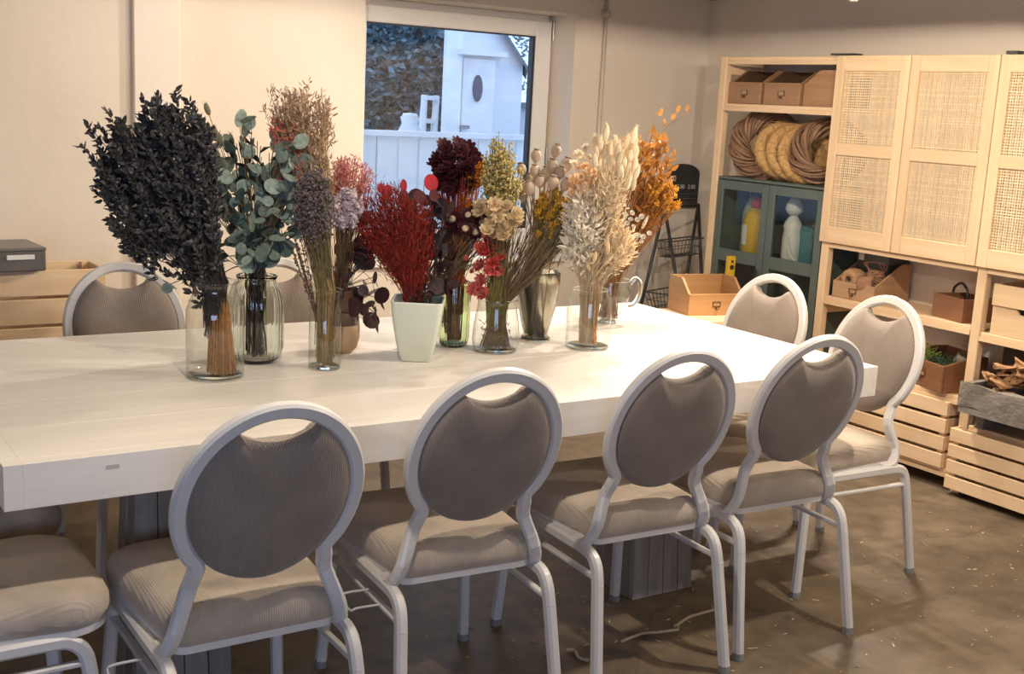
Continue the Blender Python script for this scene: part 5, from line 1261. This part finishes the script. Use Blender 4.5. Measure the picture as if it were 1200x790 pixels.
# 10 amber stems and white daisies in the pitcher
B = Bunch('amber_leaf_bunch', 'large bunch of amber oval leaves on upright branches in the pitcher', 10, orange_s, 101)
amb = dmat('amber_leaf', (.42, .175, .03), (.52, .24, .05), .5, .3, .25, False); me_a = [mesh_of(leaf_t(l, w, .15, .25), amb, 'leaf') for l, w in ((.034, .017), (.040, .020))]
m10 = B.P(716, 334)
for k in range(56):
    a = B.r.uniform(0, 6.3); f = B.r.random()**.5; tip = B.P(758+31*f*math.cos(a), 192+38*f*math.sin(a), B.r.uniform(-.07, .07)); d = B.line(tip, .0013, mouth=m10)
    for j in range(5):
        p = tip-d*.022*j+rv(B.r)*.012; put('leaf', B.r.choice(me_a), align(p, (d*.9+rv(B.r)*.8).normalized(), B.r.uniform(0, 6.3), B.r.uniform(.75, 1.15)), B.t)
for (x, y) in ((804, 132), (793, 133), (786, 141), (778, 149), (767, 136), (772, 137), (766, 157), (772, 162), (780, 172), (785, 185)):
    p = B.P(x, y, .0); put('leaf', me_a[0], align(p, (RT*B.r.uniform(.1, .8)+UP).normalized(), B.r.uniform(0, 6), .95), B.t)
B.stem.tube(spline([m10, B.P(755, 215), B.P(772, 160), B.P(803, 134)], 6), .001, 4); B.stem.tube(spline([m10, B.P(750, 215), B.P(763, 160), B.P(767, 140)], 6), .001, 4)
ex_ = B.mb('fine_leaves', dmat('amber_blade', (.36, .15, .03), (.27, .105, .02)))
for k in range(420):
    f = B.r.random(); p = B.P(722+28*f+B.r.uniform(-12, 14), 320-110*f, B.r.uniform(-.05, .05)); ex_.add(*leaf_t(.03, .0045), align(p, (RT*.25+UP+rv(B.r)*.3).normalized(), B.r.uniform(0, 6)))
B.done()
B = Bunch('golden_yarrow_bunch', 'golden yellow domed yarrow head leaning out over the pitcher', 10, orange_s, 102)
gol = dmat('golden_floret', (.72, .36, .03), (.60, .25, .02), .7, .2, .3)
plume(B, (776, 225, 19, 13), 80, gol, bead_t(.0036, .007, 5, 3), 16, .014, .05, jit=1.2, up=.2, mouth=m10); plume(B, (782, 240, 17, 6), 40, dmat('rust_bract', (.46, .17, .03), (.36, .12, .02)), leaf_t(.012, .006), 10, .014, .04, mouth=m10); plume(B, (760, 250, 16, 14), 50, dmat('rust_bract', None, None), leaf_t(.02, .008), 10, .05, .04, mouth=m10, nm='bracts'); B.done()
B = Bunch('white_button_flowers', 'small white button flowers in front of the amber leaves', 10, dmat('grey_green_stem', (.36, .31, .20), (.28, .24, .15)), 103)
whf = dmat('white_petal', (.86, .83, .76), (.80, .76, .68), .7, .25, .06, False); yc = dmat('button_centre', (.60, .50, .33), (.52, .42, .27), .8, 0, .05, False)
flowers(B, [(x, y, -.09+B.r.uniform(-.02, .02)) for x, y in ((727, 246), (733, 252), (740, 250), (747, 258), (735, 262), (742, 266), (728, 268), (722, 258), (748, 276), (751, 283), (745, 280), (754, 278), (741, 297), (733, 306), (752, 254), (719, 270), (730, 240), (761, 274), (715, 252), (739, 258), (724, 276), (716, 262), (738, 276))], flower_tpl(.0105, ((10, 1, .35), (8, .7, .8)), .7), whf, .0009, dome(.005, .004), yc, face=1.0)
tails(B, [(755, 262, -.09)], ctm2, .006, .045, 20, fz=.1)
B.done()

# ------------------------------------------------------------------ clippings on the floor
rn = random.Random(77); b = MB()
for k in range(420):
    x = rn.uniform(1.5, 4.1); y = rn.uniform(1.2, 3.0)
    if x > 4.0 and y > 2.0: continue
    a = rn.uniform(0, 6.3); L_ = rn.uniform(.004, .022)*(1 if rn.random() < .9 else 2); w = rn.uniform(.001, .003); d = V((math.cos(a), math.sin(a), 0)); n_ = V((-d.y, d.x, 0)); p = V((x, y, .0015))
    b.add([p-d*L_*.5-n_*w, p+d*L_*.5-n_*w*.6, p+d*L_*.5+n_*w*.6+V((0, 0, .003)), p-d*L_*.5+n_*w], [(0, 1, 2, 3)])
tag(b.build('floor_clippings', dmat('dry_clipping', (.62, .52, .36), (.45, .34, .20), .9, 0, .3)), 'tiny pale plant clippings scattered over the concrete floor', 'clippings', None, 'stuff')
for (x0, y0, x1, y1, lab) in ((728, 752, 795, 738, 'long pale dried stalk lying on the floor between the near chairs'), (790, 735, 836, 715, 'short pale dried stalk lying on the floor beside a chair leg'), (664, 762, 690, 775, 'broken pale stalk end on the floor near the chair legs')):
    p0, p1 = at_z(x0, y0, .004), at_z(x1, y1, .004); m_ = (p0+p1)/2; t = thing('dried_stalk', lab, 'stalk', m_)
    MB().tube(spline([p0-m_, (p0-m_)*.3+V((.01, .012, .004)), (p1-m_)*.4+V((-.01, .004, .003)), p1-m_], 5), .004, 5).build('stalk', pale_s, t); MB().tube([p1-m_, (p1-m_)*1.15+V((0, .02, .004))], .002, 4).build('side_twig', pale_s, t)
